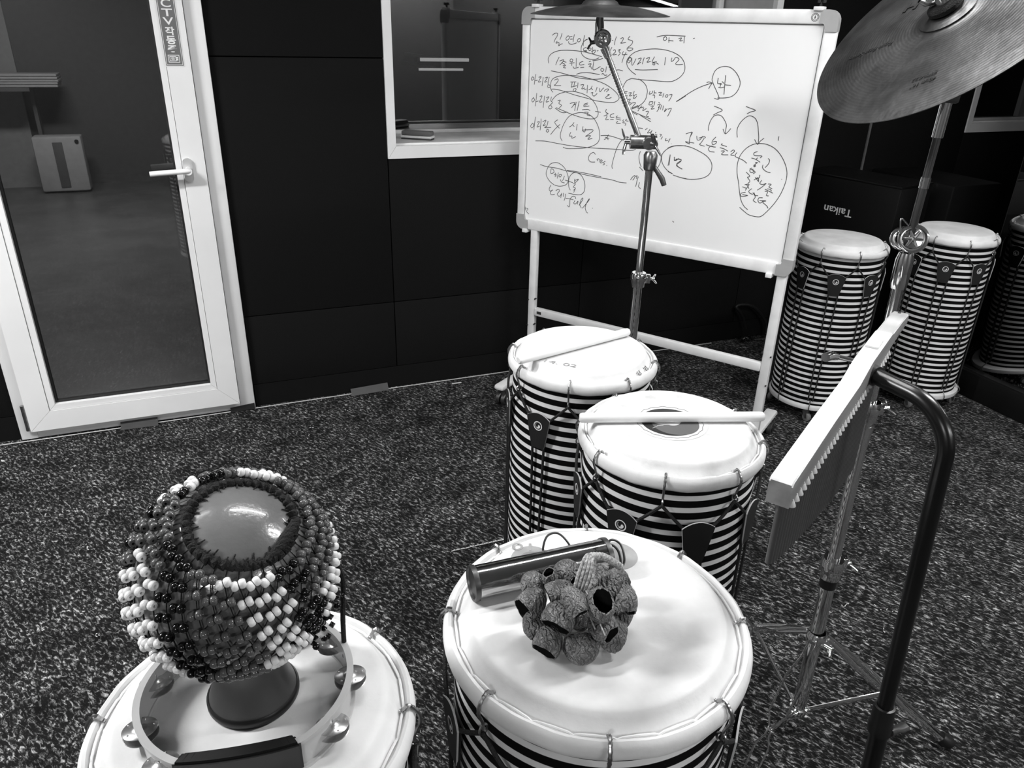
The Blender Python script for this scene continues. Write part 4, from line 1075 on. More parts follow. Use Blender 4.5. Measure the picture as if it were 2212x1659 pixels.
# ---------------------------------------------------------------- metal tube shaker
p0, p1 = V(0.2548, 0.7359, 0.8455), V(0.4476, 0.7299, 0.8455)
L = (p1 - p0).length
t = thing('metal_shaker', 'shiny metal tube shaker lying behind the seed rattle', 'shaker', (0, 0, 0))
q_ = (p1 - p0).to_track_quat('Z', 'Y').to_matrix().to_4x4()
MX = Matrix.Translation(p0) @ q_
rs = 0.0222
bm = NB()
prof = [(rs - 0.001, 0.002)] + [(rs * (1 + 0.004 * math.sin(k * 1.7)), L * k / 16) for k in range(17)] + [(rs - 0.001, L - 0.002)]
add_lathe(bm, prof, 48, MX)
obj('tube', bm, 'tin', t)
for zz in (-0.001, L - 0.0045):
    bm = NB()
    add_lathe(bm, [(0, zz + 0.0018), (rs - 0.003, zz + 0.0015), (rs - 0.002, zz - 0.001), (rs + 0.0014, zz - 0.001), (rs + 0.0016, zz + 0.003), (rs + 0.0012, zz + 0.006), (rs - 0.002, zz + 0.006), (0, zz + 0.005)], 48, MX)
    obj('end_cap', bm, 'steel_dark', t)
bm = NB()
a0 = V(0.345, 0.757, 0.832)
add_tube(bm, smooth_path([(0.372, 0.762, 0.826), (0.372, 0.775, 0.84), (0.385, 0.79, 0.85), (0.402, 0.79, 0.85), (0.412, 0.775, 0.84), (0.413, 0.76, 0.826)], 8), 0.0016, seg=8)
add_tube(bm, smooth_path([(0.447, 0.735, 0.850), (0.460, 0.742, 0.858), (0.472, 0.735, 0.852), (0.468, 0.715, 0.84), (0.455, 0.705, 0.828), (0.460, 0.690, 0.8245), (0.458, 0.672, 0.8245)], 8), 0.0017, seg=8)
add_tube(bm, smooth_path([(0.447, 0.733, 0.848), (0.457, 0.739, 0.853), (0.465, 0.730, 0.848), (0.463, 0.715, 0.836), (0.453, 0.700, 0.8255), (0.452, 0.68, 0.8245)], 8), 0.0017, seg=8)
obj('cord_loop', bm, 'black_plastic', t)
text_mesh('lettering', 'SH', 0.012, 'steel_dark', t, basis((0.425, 0.7235, 0.8668), (0.30, -0.9, 0.32), (-0.93, 0.0, 0.0), (0, -0.3, 0.95)), 0.014, 0.008)

# ---------------------------------------------------------------- seed shell rattle
IR = V(0.929, -0.369, 0.024)   # sideways, rising and frontal directions used to aim the shell mouths
IU = V(0.137, 0.405, 0.904)
IT = V(-0.344, -0.836, 0.427)
rat = thing('seed_rattle', 'bunch of wrinkled hollow seed shells tied with twine', 'rattle', (0.357, 0.628, 0.8225))
SH = [(0.2967, 0.6486, 0.8680, 0.0205, -.8, -.55, .15, 1.25, 0), (0.3210, 0.6890, 0.8600, 0.0175, .5, -.5, -.4, 1.1, 1), (0.3396, 0.6829, 0.8720, 0.0115, -.2, .8, .45, 1.3, 2), (0.3252, 0.6380, 0.8880, 0.0172, -.75, -.3, -.3, 1.35, 0), (0.3646, 0.6850, 0.8700, 0.0172, .6, -.6, .1, 1.1, 1),
      (0.3938, 0.6382, 0.8850, 0.0220, .7, .5, -.35, 1.2, 0), (0.4277, 0.6624, 0.8600, 0.0165, .8, .1, -.5, 1.2, 0), (0.3348, 0.6006, 0.8950, 0.0190, .5, -.85, .0, 1.35, 0), (0.3594, 0.5890, 0.9000, 0.0200, .12, .55, .75, 1.1, 2), (0.4079, 0.6133, 0.8700, 0.0185, .1, -.9, .15, 1.15, 1),
      (0.3163, 0.6081, 0.8750, 0.0190, -.4, -.75, .15, 1.35, 0), (0.3019, 0.6372, 0.8450, 0.0165, .3, -.8, .1, 1.2, 1), (0.3022, 0.6053, 0.8440, 0.0195, -.45, -.8, .12, 1.25, 0), (0.3394, 0.5900, 0.8450, 0.0208, .0, .6, -.6, 1.15, 3), (0.3622, 0.5826, 0.8720, 0.0165, .75, -.5, .5, 1.3, 1),
      (0.3838, 0.5913, 0.8440, 0.0190, .5, -.3, -.6, 1.2, 0), (0.4075, 0.6128, 0.8420, 0.0165, .7, -.5, -.3, 1.2, 0), (0.3794, 0.6538, 0.8560, 0.0180, .2, .5, -.6, 1.2, 0), (0.350, 0.655, 0.8500, 0.0180, .2, .8, -.6, 1.2, 0), (0.355, 0.625, 0.8600, 0.0190, .2, .8, -.6, 1.2, 0)]
rnd = random.Random(3)
for (x, y, z, r, mr_, mu, mt, el, kind) in SH:
    ax = (IR * mr_ + IU * mu + IT * mt).normalized()
    bm = NB()
    prof, th = [], 0.0016
    cut = {0: 0.62, 1: 0.74, 2: 0.72, 3: 0.60}[kind]
    for k in range(15):
        q = (k / 14) * cut * PI
        prof.append((r * math.sin(q), -r * el * math.cos(q) + 0.0))
    inner = [(max(0.0, (pr - th)), pz + (th if k == 0 else 0)) for k, (pr, pz) in enumerate(prof)]
    rings = prof + list(reversed(inner))
    ax = (IR * mr_ + IU * mu + IT * (mt + (0.38 if kind in (0, 1) and mu < 0 else 0))).normalized()
    mxs = Matrix.Translation(V(x, y, z) - rat.location) @ ax.to_track_quat('Z', 'Y').to_matrix().to_4x4() @ Matrix.Rotation(rnd.uniform(0, 6), 4, 'Z') @ Matrix.Diagonal((1.04, 0.80, 1.0, 1.0))
    add_lathe(bm, rings, 40)
    for v in bm.verts:
        a = math.atan2(v.co.y, v.co.x)
        s_ = v.co.z / r
        k_ = 1 + 0.030 * math.sin(a * 9 + 5 * s_ + x * 90) + 0.022 * math.sin(a * 17 - 7 * s_ + y * 70) + 0.015 * math.sin(3 * a + z * 200)
        v.co.x *= k_; v.co.y *= k_
        v.co.z += 0.05 * r * math.sin(a * 4 + x * 50) * max(0, s_)
    nf = len(prof)
    for f in bm.faces:
        cz = f.calc_center_median()
    bmesh.ops.recalc_face_normals(bm, faces=bm.faces)
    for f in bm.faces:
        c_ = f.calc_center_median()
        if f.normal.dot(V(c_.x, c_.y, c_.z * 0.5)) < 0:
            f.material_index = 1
    for v in bm.verts:
        v.co = mxs @ v.co
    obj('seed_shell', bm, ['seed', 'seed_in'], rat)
bm = NB()
def lp(p):
    return V(*p) - rat.location
for dx in (-0.006, -0.002, 0.002, 0.006):
    o_ = IR * dx
    add_tube(bm, smooth_path([lp((0.338, 0.612, 0.878)) + o_ * 0.3, lp((0.347, 0.618, 0.905)) + o_, lp((0.356, 0.624, 0.925)) + o_ * 1.1, lp((0.366, 0.634, 0.936)) + o_ * 0.6, lp((0.373, 0.640, 0.924)) - o_ * 0.5, lp((0.363, 0.632, 0.90)) - o_, lp((0.352, 0.626, 0.875)) - o_ * .4], 6), 0.0021, seg=7)
add_tube(bm, smooth_path([lp((0.368, 0.634, 0.934)), lp((0.385, 0.640, 0.925)), lp((0.402, 0.642, 0.912)), lp((0.415, 0.640, 0.90))], 8), [0.004 + 0.0012 * (k % 2) for k in range(25)], seg=9)
for a_, b_ in (((0.331, 0.640, 0.89), (0.343, 0.612, 0.90)), ((0.343, 0.600, 0.903), (0.347, 0.575, 0.88)), ((0.352, 0.612, 0.905), (0.352, 0.560, 0.882)), ((0.338, 0.612, 0.90), (0.329, 0.600, 0.872))):
    add_tube(bm, [lp(a_), lp(b_)], 0.0009, seg=6)
obj('twine_loop', bm, 'twine', rat)

# ---------------------------------------------------------------- beaded gourd
GX, GY, GZ, GR = -0.0240, 0.6702, 0.993, 0.0967
GA = (V(0, 0, 1) + V(-0.035, -0.97, 0) * 0.30 + V(0.929, -0.369, 0) * 0.22).normalized()
gd = thing('beaded_gourd', 'round gourd shaker in a net of white and dark beads standing on the drum', 'shaker', (GX, GY, 0.8225))
bm = NB()
prof = [(0, 0.0), (0.044, 0.0), (0.0475, 0.002), (0.0482, 0.006), (0.046, 0.011), (0.040, 0.028), (0.0365, 0.045), (0.037, 0.060), (0.043, 0.075), (0.055, 0.09), (0.04, 0.11), (0, 0.12)]
add_lathe(bm, prof, 56)
obj('neck', bm, 'gourd_neck', gd)
bm = NB()
add_lathe(bm, [(0.0478, -0.0 + 0.0005), (0.0490, 0.003), (0.0490, 0.008), (0.0468, 0.0105)], 56)
obj('rim_band', bm, 'black_plastic', gd)
GM = Matrix.Translation(V(0, 0, GZ - 0.8225)) @ GA.to_track_quat('Z', 'Y').to_matrix().to_4x4()
bm = NB()
add_lathe(bm, [(GR * 0.965 * math.sin(PI * k / 32), GR * 0.965 * math.cos(PI * k / 32)) for k in range(33)], 64, GM)
obj('gourd_body', bm, 'gourd', gd)
def sph(pol_, az, r):
    return GM @ V(r * math.sin(pol_) * math.cos(az), r * math.sin(pol_) * math.sin(az), r * math.cos(pol_))
bm = NB()
PO = math.radians(31)
pts, rr_ = [], []
for k in range(120):
    a = 2 * PI * k / 120
    pts.append(sph(PO + 0.025 * math.sin(k * 2.1), a, GR * 0.985)); rr_.append(0.0042 + 0.0012 * math.sin(k * 1.9))
add_tube(bm, pts, rr_, seg=8, closed=True)
for k in range(46):
    a = 2 * PI * k / 46
    add_tube(bm, [sph(PO + 0.03, a, GR * 0.985), sph(PO - 0.05 - 0.035 * (k % 3), a + 0.05, GR * 0.975)], [0.0016, 0.0006], seg=5)
obj('yarn_collar', bm, 'yarn', gd)
# net
ROWS = [math.radians(40 + 9.4 * j) for j in range(13)]
NC = 32
bm = NB()
for i in range(NC):
    for s in (-1, 1):
        pts = [sph(PO, 2 * PI * i / NC, GR * 0.985)]
        for j, po in enumerate(ROWS):
            pts.append(sph(po, 2 * PI * (i + 0.5 * s * (j % 2)) / NC, GR * 1.0))
        add_tube(bm, pts, 0.0007, seg=4)
obj('bead_net', bm, 'yarn', gd)
# beads, in pairs on the net knots
def bead_shape(bm, mx, mi):
    add_lathe(bm, [(0.0014, -0.0032), (0.0034, -0.0031), (0.0044, -0.0018), (0.0047, 0.0), (0.0044, 0.0018), (0.0034, 0.0031), (0.0014, 0.0032)], 12, mx, mi=mi, closed=True)
camp = V(0, 0, 1.5) - gd.location
beads = []
rb = random.Random(11)
for j, po in enumerate(ROWS):
    for i in range(NC):
        az = 2 * PI * (i + 0.5 * (j % 2)) / NC
        if math.sin(po) < 0.32:
            continue
        c_ = sph(po, az, GR * 1.045)
        # angle around the gourd, counted from the drummer's side
        rel = V(c_.x, c_.y, 0)
        phi = math.degrees(math.atan2(rel.dot(V(0.9994, -0.035, 0)), rel.dot(V(-0.035, -0.9994, 0))))
        b0 = 4 + 3.4 * j
        if -92 < phi < -46 + j:
            col = 'g' if (j < 2 or phi < -78) else 'w'
        elif -46 + j <= phi < -24 + j:
            col = 'k'
        elif phi < -92:
            col = 'w' if -150 < phi < -118 and j < 3 else 'kg'[j % 2]
        elif b0 - 8 <= phi < b0 + 20:
            col = 'w'
        elif phi < b0 - 8:
            col = 'g'
        elif phi < b0 + 38:
            col = 'k'
        elif j in (3, 4, 5) and 50 < phi < 100:
            col = 'w'
        elif phi > 118 and j < 2:
            col = 'w' if phi < 150 else 'g'
        else:
            col = 'g' 
        if c_.z < 0.075:
            continue
        nr = (c_ - V(0, 0, GZ - 0.8225)).normalized()
        tg = (sph(po + 0.02, az, GR) - sph(po - 0.02, az, GR)).normalized()
        sd = nr.cross(tg)
        dr = (sd * 0.86 + tg * (-0.45) + V(rb.uniform(-.1, .1), rb.uniform(-.1, .1), rb.uniform(-.1, .1))).normalized()
        dr = (dr - nr * dr.dot(nr)).normalized()
        for s in (-1, 1):
            p = c_ + dr * (s * 0.0035) + nr * rb.uniform(-0.0006, 0.0012)
            u_ = nr.cross(dr)
            mx = basis(p, nr, u_, dr)
            d_ = (camp - p)
            face = nr.dot(d_.normalized())
            beads.append(((0 if col == 'w' else 1 if col == 'g' else 2), face, (p - camp).length, mx))
vis = [b for b in beads if b[1] > 0.25]
vis.sort(key=lambda b: (b[2] - 0.25 * b[1]))
front = vis[:100]
ids = {id(b) for b in front}
protos = []
for k, nm in enumerate(('bead_w', 'bead_g', 'bead_k')):
    bm = NB(); bead_shape(bm, None, 0)
    me = bpy.data.meshes.new('bead'); bmesh.ops.recalc_face_normals(bm, faces=bm.faces); bm.to_mesh(me); bm.free(); me.materials.append(M[nm]); protos.append(me)
for b in front:
    o = bpy.data.objects.new('bead', protos[b[0]])
    C.objects.link(o)
    o.parent = gd
    o.matrix_local = b[3]
bm = NB()
for b in beads:
    if id(b) not in ids:
        bead_shape(bm, b[3], b[0])
o = obj('beads', bm, ['bead_w', 'bead_g', 'bead_k'], gd)
o['kind'] = 'stuff'
bm = NB()
rim = [sph(PO, 2 * PI * k / 90, GR) for k in range(90)]
pa = max(rim, key=lambda q: q.dot(V(0.95, -0.2, 0.25)))
pb = max(rim, key=lambda q: q.dot(V(0.42, -0.9, -0.5)))
gc = V(0, 0, GZ - 0.8225)
for off_ in (-0.0035, 0.0035):
    bp_ = []
    for k in range(15):
        q = pa.lerp(pb, k / 14) - gc
        q = q.normalized() * GR * (1.005 + 0.012 * math.sin(k * 1.6 + (0 if off_ < 0 else PI))) + gc
        bp_.append(q + V(off_ * math.cos(k * 1.6), 0, off_ * math.sin(k * 1.6)) * 0.6)
    add_tube(bm, bp_, 0.0040, seg=8)
obj('braided_loop', bm, 'yarn', gd)
bm = NB()
add_tube(bm, smooth_path([(0.100, 0.012, 0.158), (0.108, 0.010, 0.12), (0.1035, 0.004, 0.07), (0.102, 0.002, 0.022), (0.1025, 0.0, 0.004)], 8), [0.0028] * 26 + [0.0022, 0.0018, 0.0014, 0.0012, 0.0008, 0.0006, 0.0005], seg=8)
obj('hanging_cord', bm, 'yarn', gd)
bm = NB()
for (az_, po_) in ((-0.55, 1.9), (-0.35, 1.75)):
    c_ = V(0.075 + 0.01 * po_, -0.005, 0.075)
for (cx, cy, cz, n_) in ((0.072, -0.01, 0.082, 26), (0.085, 0.0, 0.098, 18)):
    for k in range(n_):
        p = V(cx + rb.gauss(0, 0.009), cy + rb.gauss(0, 0.008), cz + rb.gauss(0, 0.007))
        add_lathe(bm, [(0, -0.004), (0.004, 0), (0, 0.004)], 8, Matrix.Translation(p) @ Matrix.Rotation(rb.uniform(0, 3), 4, 'X'))
obj('bead_cluster', bm, 'bead_k', gd)

# ---------------------------------------------------------------- tambourine
tx, ty = -0.0285, 0.652
tb_ = thing('tambourine', 'pale plastic tambourine with jingles lying around the gourd foot', 'tambourine', (tx, ty, 0.8225), 0)
TR_ = 0.106
def ring_pt(a):
    # nearly circular, flattened along the hand grip
    x, y = TR_ * math.cos(a), TR_ * 0.96 * math.sin(a)
    g_ = V(-0.15, -0.99)
    d_ = x * g_.x + y * g_.y
    lim = 0.086
    if d_ > lim:
        k_ = (d_ - lim) * 0.75
        x -= g_.x * k_; y -= g_.y * k_
    return V(x, y, 0)
bm = NB()
n = 96
zt_ = 0.040
fr_pts = [ring_pt(2 * PI * k / n) for k in range(n)]
def ring_wall(bm, r_in, r_out, z0, z1, a_from=0, a_to=n, closed=True):
    vs = []
    rng = range(a_from, a_to + (0 if closed else 1))
    for k in rng:
        p = fr_pts[k % n]
        d = V(p.x, p.y, 0).normalized()
        vs.append([bm.verts.new(p + d * o_ + V(0, 0, z)) for o_, z in ((r_in, z0), (r_out, z0), (r_out, z1), (r_in, z1))])
    m_ = len(vs)
    for i in range(m_ if closed else m_ - 1):
        a, b = vs[i], vs[(i + 1) % m_]
        for q in range(4):
            bm.faces.new((a[q], a[(q + 1) % 4], b[(q + 1) % 4], b[q]))
    if not closed:
        bm.faces.new(vs[0]); bm.faces.new(list(reversed(vs[-1])))
ring_wall(bm, -0.0015, 0.0055, 0.036, zt_)
ring_wall(bm, -0.0015, 0.0055, 0.0, 0.004)
ring_wall(bm, 0.0, 0.0018, 0.003, 0.037)
obj('frame', bm, 'tamb', tb_)
bm = NB()
ga = math.atan2(-0.99, -0.15) % (2 * PI)
i0, i1 = int((ga - 0.56) / (2 * PI) * n), int((ga + 0.56) / (2 * PI) * n)
ring_wall(bm, -0.008, 0.009, -0.0 + 0.002, zt_ + 0.002, i0, i1, False)
bmesh.ops.bevel(bm, geom=list(bm.edges), offset=0.003, segments=2, affect='EDGES')
obj('hand_grip', bm, 'black_plastic', tb_)
for wx, wy in ((-0.108, 0.698), (-0.127, 0.643), (-0.105, 0.596), (0.054, 0.695), (0.068, 0.640), (0.042, 0.583), (-0.05, 0.757), (0.01, 0.755)):
    v = V(wx - tx, wy - ty, 0)
    a = math.atan2(v.y, v.x)
    p = ring_pt(a)
    for zz, tl in ((0.015, 0.05), (0.023, -0.16)):
        bm = NB()
        mxj = Matrix.Translation(p + V(math.cos(a), math.sin(a), 0) * 0.001 + V(0, 0, zz)) @ Matrix.Rotation(tl, 4, 'X') @ Matrix.Rotation((PI if zz < 0.018 else 0), 4, 'X')
        add_lathe(bm, [(0.002, 0.0032), (0.0045, 0.0030), (0.0070, 0.0016), (0.0090, 0.0008), (0.0165, 0.0), (0.0174, -0.0008), (0.0168, -0.0012), (0.0090, 0.0), (0.0068, 0.0008), (0.0045, 0.0022), (0.002, 0.0024)], 32, mxj, closed=True)
        for k in range(5):
            q = k * 2 * PI / 5
            add_lathe(bm, [(0, 0.0016), (0.0010, 0.0010), (0.0012, 0.0)], 8, mxj @ Matrix.Translation(V(0.0136 * math.cos(q), 0.0136 * math.sin(q), 0.0)))
        obj('jingle', bm, 'jingle', tb_)
    bm = NB(); add_cyl(bm, p + V(math.cos(a), math.sin(a), 0) * 0.001 + V(0, 0, 0.003), p + V(math.cos(a), math.sin(a), 0) * 0.001 + V(0, 0, 0.037), 0.0012, seg=8); obj('jingle_pin', bm, 'chrome_worn', tb_)


# ---------------------------------------------------------------- cymbals
def cymbal_mesh(R, bell=0.052, hb=0.020, bow=0.016):
    bm = NB()
    top = [(0.006, bow + hb), (0.018, bow + hb - 0.001), (0.032, bow + hb * 0.80), (0.043, bow + hb * 0.42), (bell, bow + 0.002), (bell + 0.006, bow - 0.0005)]
    for k in range(1, 15):
        q = k / 14
        r = bell + 0.006 + (R - bell - 0.006) * q
        top.append((r, (bow - 0.0005) * (1 - q ** 1.7)))
    bot = [(r, z - 0.0012) for r, z in reversed(top)]
    add_lathe(bm, top + bot, 128, closed=True)
    return bm


def wing(bm, o, d, side, L=0.03, r=0.006, mi=0):
    """boss along d with two winglets spread to the sides"""
    o, d, side = Vector(o), Vector(d).normalized(), Vector(side).normalized()
    add_cyl(bm, o, o + d * 0.016, r)
    for s in (-1, 1):
        add_tube(bm, [o + d * 0.010, o + d * 0.016 + side * s * L * 0.5, o + d * 0.020 + side * s * L], [r * 0.7, r * 0.85, r * 0.6], seg=8, flat=0.5)


def tripod(t, cx, cy, z_col, z_hub, angs, rad, mk='chrome', leg_flat=True):
    for a in angs:
        d = V(math.cos(a), math.sin(a), 0)
        sd = V(-math.sin(a), math.cos(a), 0)
        top = V(cx, cy, z_col) + d * 0.022
        foot = V(cx, cy, 0.022) + d * rad
        pm = top.lerp(foot, 0.40)
        bm = NB()
        for s in (-1, 1):
            pts = [top + sd * s * 0.007, top.lerp(foot, 0.10) + sd * s * 0.008, top.lerp(foot, 0.22) + sd * s * 0.019, top.lerp(foot, 0.43) + sd * s * 0.018, top.lerp(foot, 0.50) + sd * s * 0.005, top.lerp(foot, 0.55) + sd * s * 0.004, top.lerp(foot, 0.61) + sd * s * 0.014, foot.lerp(top, 0.04) + sd * s * 0.010]
            rad_ = 0.0020
            add_tube(bm, pts, rad_, seg=8, flat=3.6)
        add_cyl(bm, top.lerp(foot, 0.525) - sd * 0.010, top.lerp(foot, 0.525) + sd * 0.010, 0.003, seg=8)
        lg = obj('leg', bm, mk, t)
        bm = NB()
        add_tube(bm, [foot - d * 0.012 + V(0, 0, 0.012), foot + V(0, 0, 0.002), foot + d * 0.014 + V(0, 0, -0.006)], [0.013, 0.017, 0.014], seg=14)
        obj('rubber_foot', bm, 'black_plastic', lg)
        bm = NB()
        br = top.lerp(foot, 0.52)
        h0 = V(cx, cy, z_hub) + d * 0.022
        add_tube(bm, [h0, h0.lerp(br, 0.5), br], 0.0030, seg=8, flat=2.6)
        add_cyl(bm, h0 - sd * 0.007, h0 + sd * 0.007, 0.006, seg=12)
        obj('brace', bm, mk, t)
    bm = NB(); add_lathe(bm, [(0.0155, z_col - 0.016), (0.021, z_col - 0.014), (0.022, z_col + 0.010), (0.0175, z_col + 0.016)], 28, Matrix.Translation(V(cx, cy, 0)), closed=True); obj('leg_collar', bm, mk, t)
    bm = NB(); add_lathe(bm, [(0, z_hub - 0.016), (0.012, z_hub - 0.015), (0.019, z_hub - 0.010), (0.020, z_hub + 0.006), (0.0155, z_hub + 0.008)], 28, Matrix.Translation(V(cx, cy, 0))); obj('brace_hub', bm, mk, t)


def clamp(t, name, cx, cy, z, r, wdir, mk='chrome', sz=1.0, h=0.022):
    bm = NB()
    add_lathe(bm, [(r * 0.98, z - h), (r + 0.006 * sz, z - h + 0.002), (r + 0.0075 * sz, z - 0.003), (r + 0.0105 * sz, z), (r + 0.0105 * sz, z + h * 0.7), (r + 0.007 * sz, z + h), (r * 0.8, z + h)], 30, Matrix.Translation(V(cx, cy, 0)), closed=True)
    w_ = V(math.cos(wdir), math.sin(wdir), 0)
    add_box(bm, (0, 0, 0), (0.022 * sz, 0.016 * sz, h * 1.2), Matrix.Translation(V(cx, cy, z + h * 0.2) + w_ * (r + 0.012 * sz)) @ rotz(wdir), bevel=0.003)
    c_ = obj(name, bm, mk, t)
    bm = NB()
    wing(bm, V(cx, cy, z + h * 0.2) + w_ * (r + 0.018 * sz), w_, V(-w_.y, w_.x, 0.3), 0.026 * sz, 0.0055 * sz)
    obj('wing_screw', bm, mk, c_)
    return c_


# stand behind the stick drum
S1X, S1Y = 1.137, 1.824
t = thing('cymbal_stand', 'slim boom cymbal stand rising in front of the whiteboard', 'cymbal stand', (0, 0, 0))
bm = NB(); add_cyl(bm, (S1X, S1Y, 0.07), (S1X, S1Y, 0.84), 0.0132, seg=28); obj('lower_tube', bm, 'chrome', t)
bm = NB(); add_cyl(bm, (S1X, S1Y, 0.82), (S1X, S1Y, 1.17), 0.0105, seg=28); obj('upper_tube', bm, 'chrome', t)
clamp(t, 'height_clamp', S1X, S1Y, 0.845, 0.0135, -0.45, sz=0.9)
bm = NB()
add_tube(bm, [(S1X, S1Y, 1.155), (S1X, S1Y, 1.16), (S1X, S1Y, 1.195), (S1X, S1Y, 1.205)], [0.014, 0.017, 0.0195, 0.014], seg=10)
hx_ = V(0.929, -0.369, 0.0)
hd_ = V(-0.369, -0.929, 0.0)
hc = V(1.115, 1.835, 1.228)
add_cyl(bm, hc - hx_ * 0.034, hc + hx_ * 0.036, 0.018, seg=24)
add_cyl(bm, hc + hx_ * 0.012 - hd_ * 0.014, hc + hx_ * 0.012 + hd_ * 0.035, 0.016, seg=24)
hb_ = obj('boom_head', bm, 'chrome_worn', t)
bm = NB(); wing(bm, hc - hx_ * 0.034, -hx_, V(0, 0.25, 1), 0.034, 0.007); obj('wing_screw', bm, 'chrome', hb_)
bm = NB(); wing(bm, hc + hx_ * 0.020 + hd_ * 0.03, hd_ + hx_ * 0.5, V(0.5, 0, -0.85), 0.032, 0.008); obj('wing_screw', bm, 'chrome_worn', hb_)
bm = NB(); add_tube(bm, [(1.137 + 0.012, 1.82, 1.165), (1.165, 1.80, 1.135), (1.172, 1.797, 1.118)], [0.006, 0.008, 0.007], seg=10); obj('drop_lever', bm, 'steel_dark', hb_)
B0, B1 = V(1.112, 1.838, 1.225), V(1.010, 1.897, 1.462)
bm = NB(); add_tube(bm, [B0, B0.lerp(B1, 0.32), B0.lerp(B1, 0.325), B1], [0.0078, 0.0078, 0.0072, 0.0068], seg=18)
for k in range(16):
    a_ = B0.lerp(B1, 0.40 + k * 0.028); add_tube(bm, [a_, a_ + (B1 - B0) * 0.010], 0.0084, seg=14)
obj('boom_arm', bm, 'chrome_worn', t)
bm = NB()
add_tube(bm, [B1 - (B1 - B0) * 0.12, B1 - (B1 - B0) * 0.02], [0.0095, 0.0125], seg=16)
tc_ = V(1.004, 1.900, 1.478)
add_cyl(bm, tc_ - hd_ * 0.012, tc_ + hd_ * 0.018, 0.021, seg=28); add_lathe(bm, [(0.021, 0.0), (0.022, 0.004), (0.019, 0.007), (0.014, 0.007), (0.012, 0.002), (0.007, 0.001), (0.006, 0.006), (0, 0.008)], 32, Matrix.Translation(tc_ + hd_ * 0.018) @ hd_.to_track_quat('Z', 'Y').to_matrix().to_4x4())
add_tube(bm, [tc_ + V(-0.006, 0, 0), tc_ + V(-0.008, 0.002, 0.035), tc_ + V(-0.008, 0.002, 0.050)], [0.013, 0.0115, 0.009], seg=14)
tl_ = obj('tilter', bm, 'chrome', t)
bm = NB(); wing(bm, tc_ - hx_ * 0.014 - V(0, 0, 0.008), -hx_ - V(0, 0, 0.2), V(0.2, 0.3, 0.5), 0.016, 0.005); obj('wing_screw', bm, 'steel_dark', tl_)
bm = NB(); add_cyl(bm, tc_ + V(-0.008, 0.002, 0.045), tc_ + V(-0.008, 0.002, 0.085), 0.0052); obj('cymbal_rod', bm, 'chrome_worn', t)
tripod(t, S1X, S1Y, 0.22, 0.09, [math.radians(q) for q in (222, 102, 342)], 0.20)
cy1 = thing('cymbal', 'small dark cymbal seen edge-on above the whiteboard top', 'cymbal', (0.996, 1.904, 1.533))
n1 = V(-0.02, -0.035, 1).normalized()
bm = cymbal_mesh(0.176, bell=0.046, hb=0.017, bow=0.022)
o = obj('cymbal_plate', bm, 'cymbal2', cy1)
o.rotation_mode = 'QUATERNION'; o.rotation_quaternion = n1.to_track_quat('Z', 'Y')
bm = NB(); add_cyl(bm, (0, 0, 0.038), (0, 0, 0.046), 0.016); o = obj('felt_washer', bm, 'yarn', cy1)
bm = NB(); wing(bm, (0, 0, 0.046), (0, 0, 1), (1, 0, 0), 0.014, 0.006); obj('wing_nut', bm, 'chrome', cy1)

# heavy stand on the right
t = thing('cymbal_stand', 'heavy chrome tripod cymbal stand behind the bar chimes', 'cymbal stand', (0, 0, 0))
P_b, P_t = V(1.1395, 0.9360, 0.0454), V(1.1298, 0.9478, 1.1402)
def on(z):
    return P_b.lerp(P_t, (z - P_b.z) / (P_t.z - P_b.z))
bm = NB(); add_cyl(bm, on(0.05), on(0.472), 0.0152, seg=32); obj('lower_tube', bm, 'chrome', t)
bm = NB(); add_cyl(bm, on(0.441), on(0.842), 0.0121, seg=32); obj('middle_tube', bm, 'chrome', t)
bm = NB(); add_cyl(bm, on(0.822), on(1.140), 0.0103, seg=32); obj('upper_tube', bm, 'chrome', t)
c5 = on(0.472); clamp(t, 'height_clamp', c5.x, c5.y, 0.472, 0.0152, -0.15, h=0.026, sz=0.8)
bm = NB(); add_lathe(bm, [(0.0150, 0.423), (0.0174, 0.424), (0.0174, 0.445), (0.0150, 0.446)], 28, Matrix.Translation(V(c5.x, c5.y, 0)), closed=True); obj('rubber_band', bm, 'black_plastic', t)
c5 = on(0.842); clamp(t, 'height_clamp', c5.x, c5.y, 0.847, 0.0121, -0.2, h=0.022, sz=0.75)
bm = NB(); add_lathe(bm, [(0.0121, 0.78), (0.0139, 0.78), (0.0160, 0.819), (0.0121, 0.8215)], 28, Matrix.Translation(V(c5.x, c5.y, 0)), closed=True); obj('reducing_collar', bm, 'chrome', t)
tripod(t, 1.1380, 0.9365, 0.282, 0.061, [math.radians(q) for q in (-30.5, 89.5, 206.0)], 0.335)
c5 = on(0.266); bm = NB(); wing(bm, V(c5.x, c5.y, 0.266) + V(0.012, -0.018, 0), V(0.55, -0.85, -0.2), V(0.8, 0.5, 0), 0.022, 0.006); obj('wing_screw', bm, 'chrome', t)
bm = NB()
add_tube(bm, [V(1.130, 0.9475, 1.094), V(1.130, 0.9475, 1.104), V(1.130, 0.9475, 1.1453), V(1.130, 0.9475, 1.159)], [0.0125, 0.0148, 0.0150, 0.012], seg=20)
jd = V(-0.62, -0.76, 0.2).normalized()
jc = V(1.1267, 0.9499, 1.1834)
for k, (off_, rr) in enumerate(((-0.014, 0.020), (0.006, 0.024))):
    c_ = jc + jd * off_ + V(0.929, -0.369, 0) * (-0.006 + 0.014 * k)
    q_ = Matrix.Translation(c_) @ jd.to_track_quat('Z', 'Y').to_matrix().to_4x4()
    add_lathe(bm, [(0, -0.005), (rr, -0.005), (rr + 0.001, -0.003), (rr + 0.001, 0.004), (rr - 0.002, 0.006), (rr - 0.006, 0.006), (rr - 0.008, 0.003), (0.007, 0.002), (0.006, 0.007), (0, 0.008)], 36, q_)
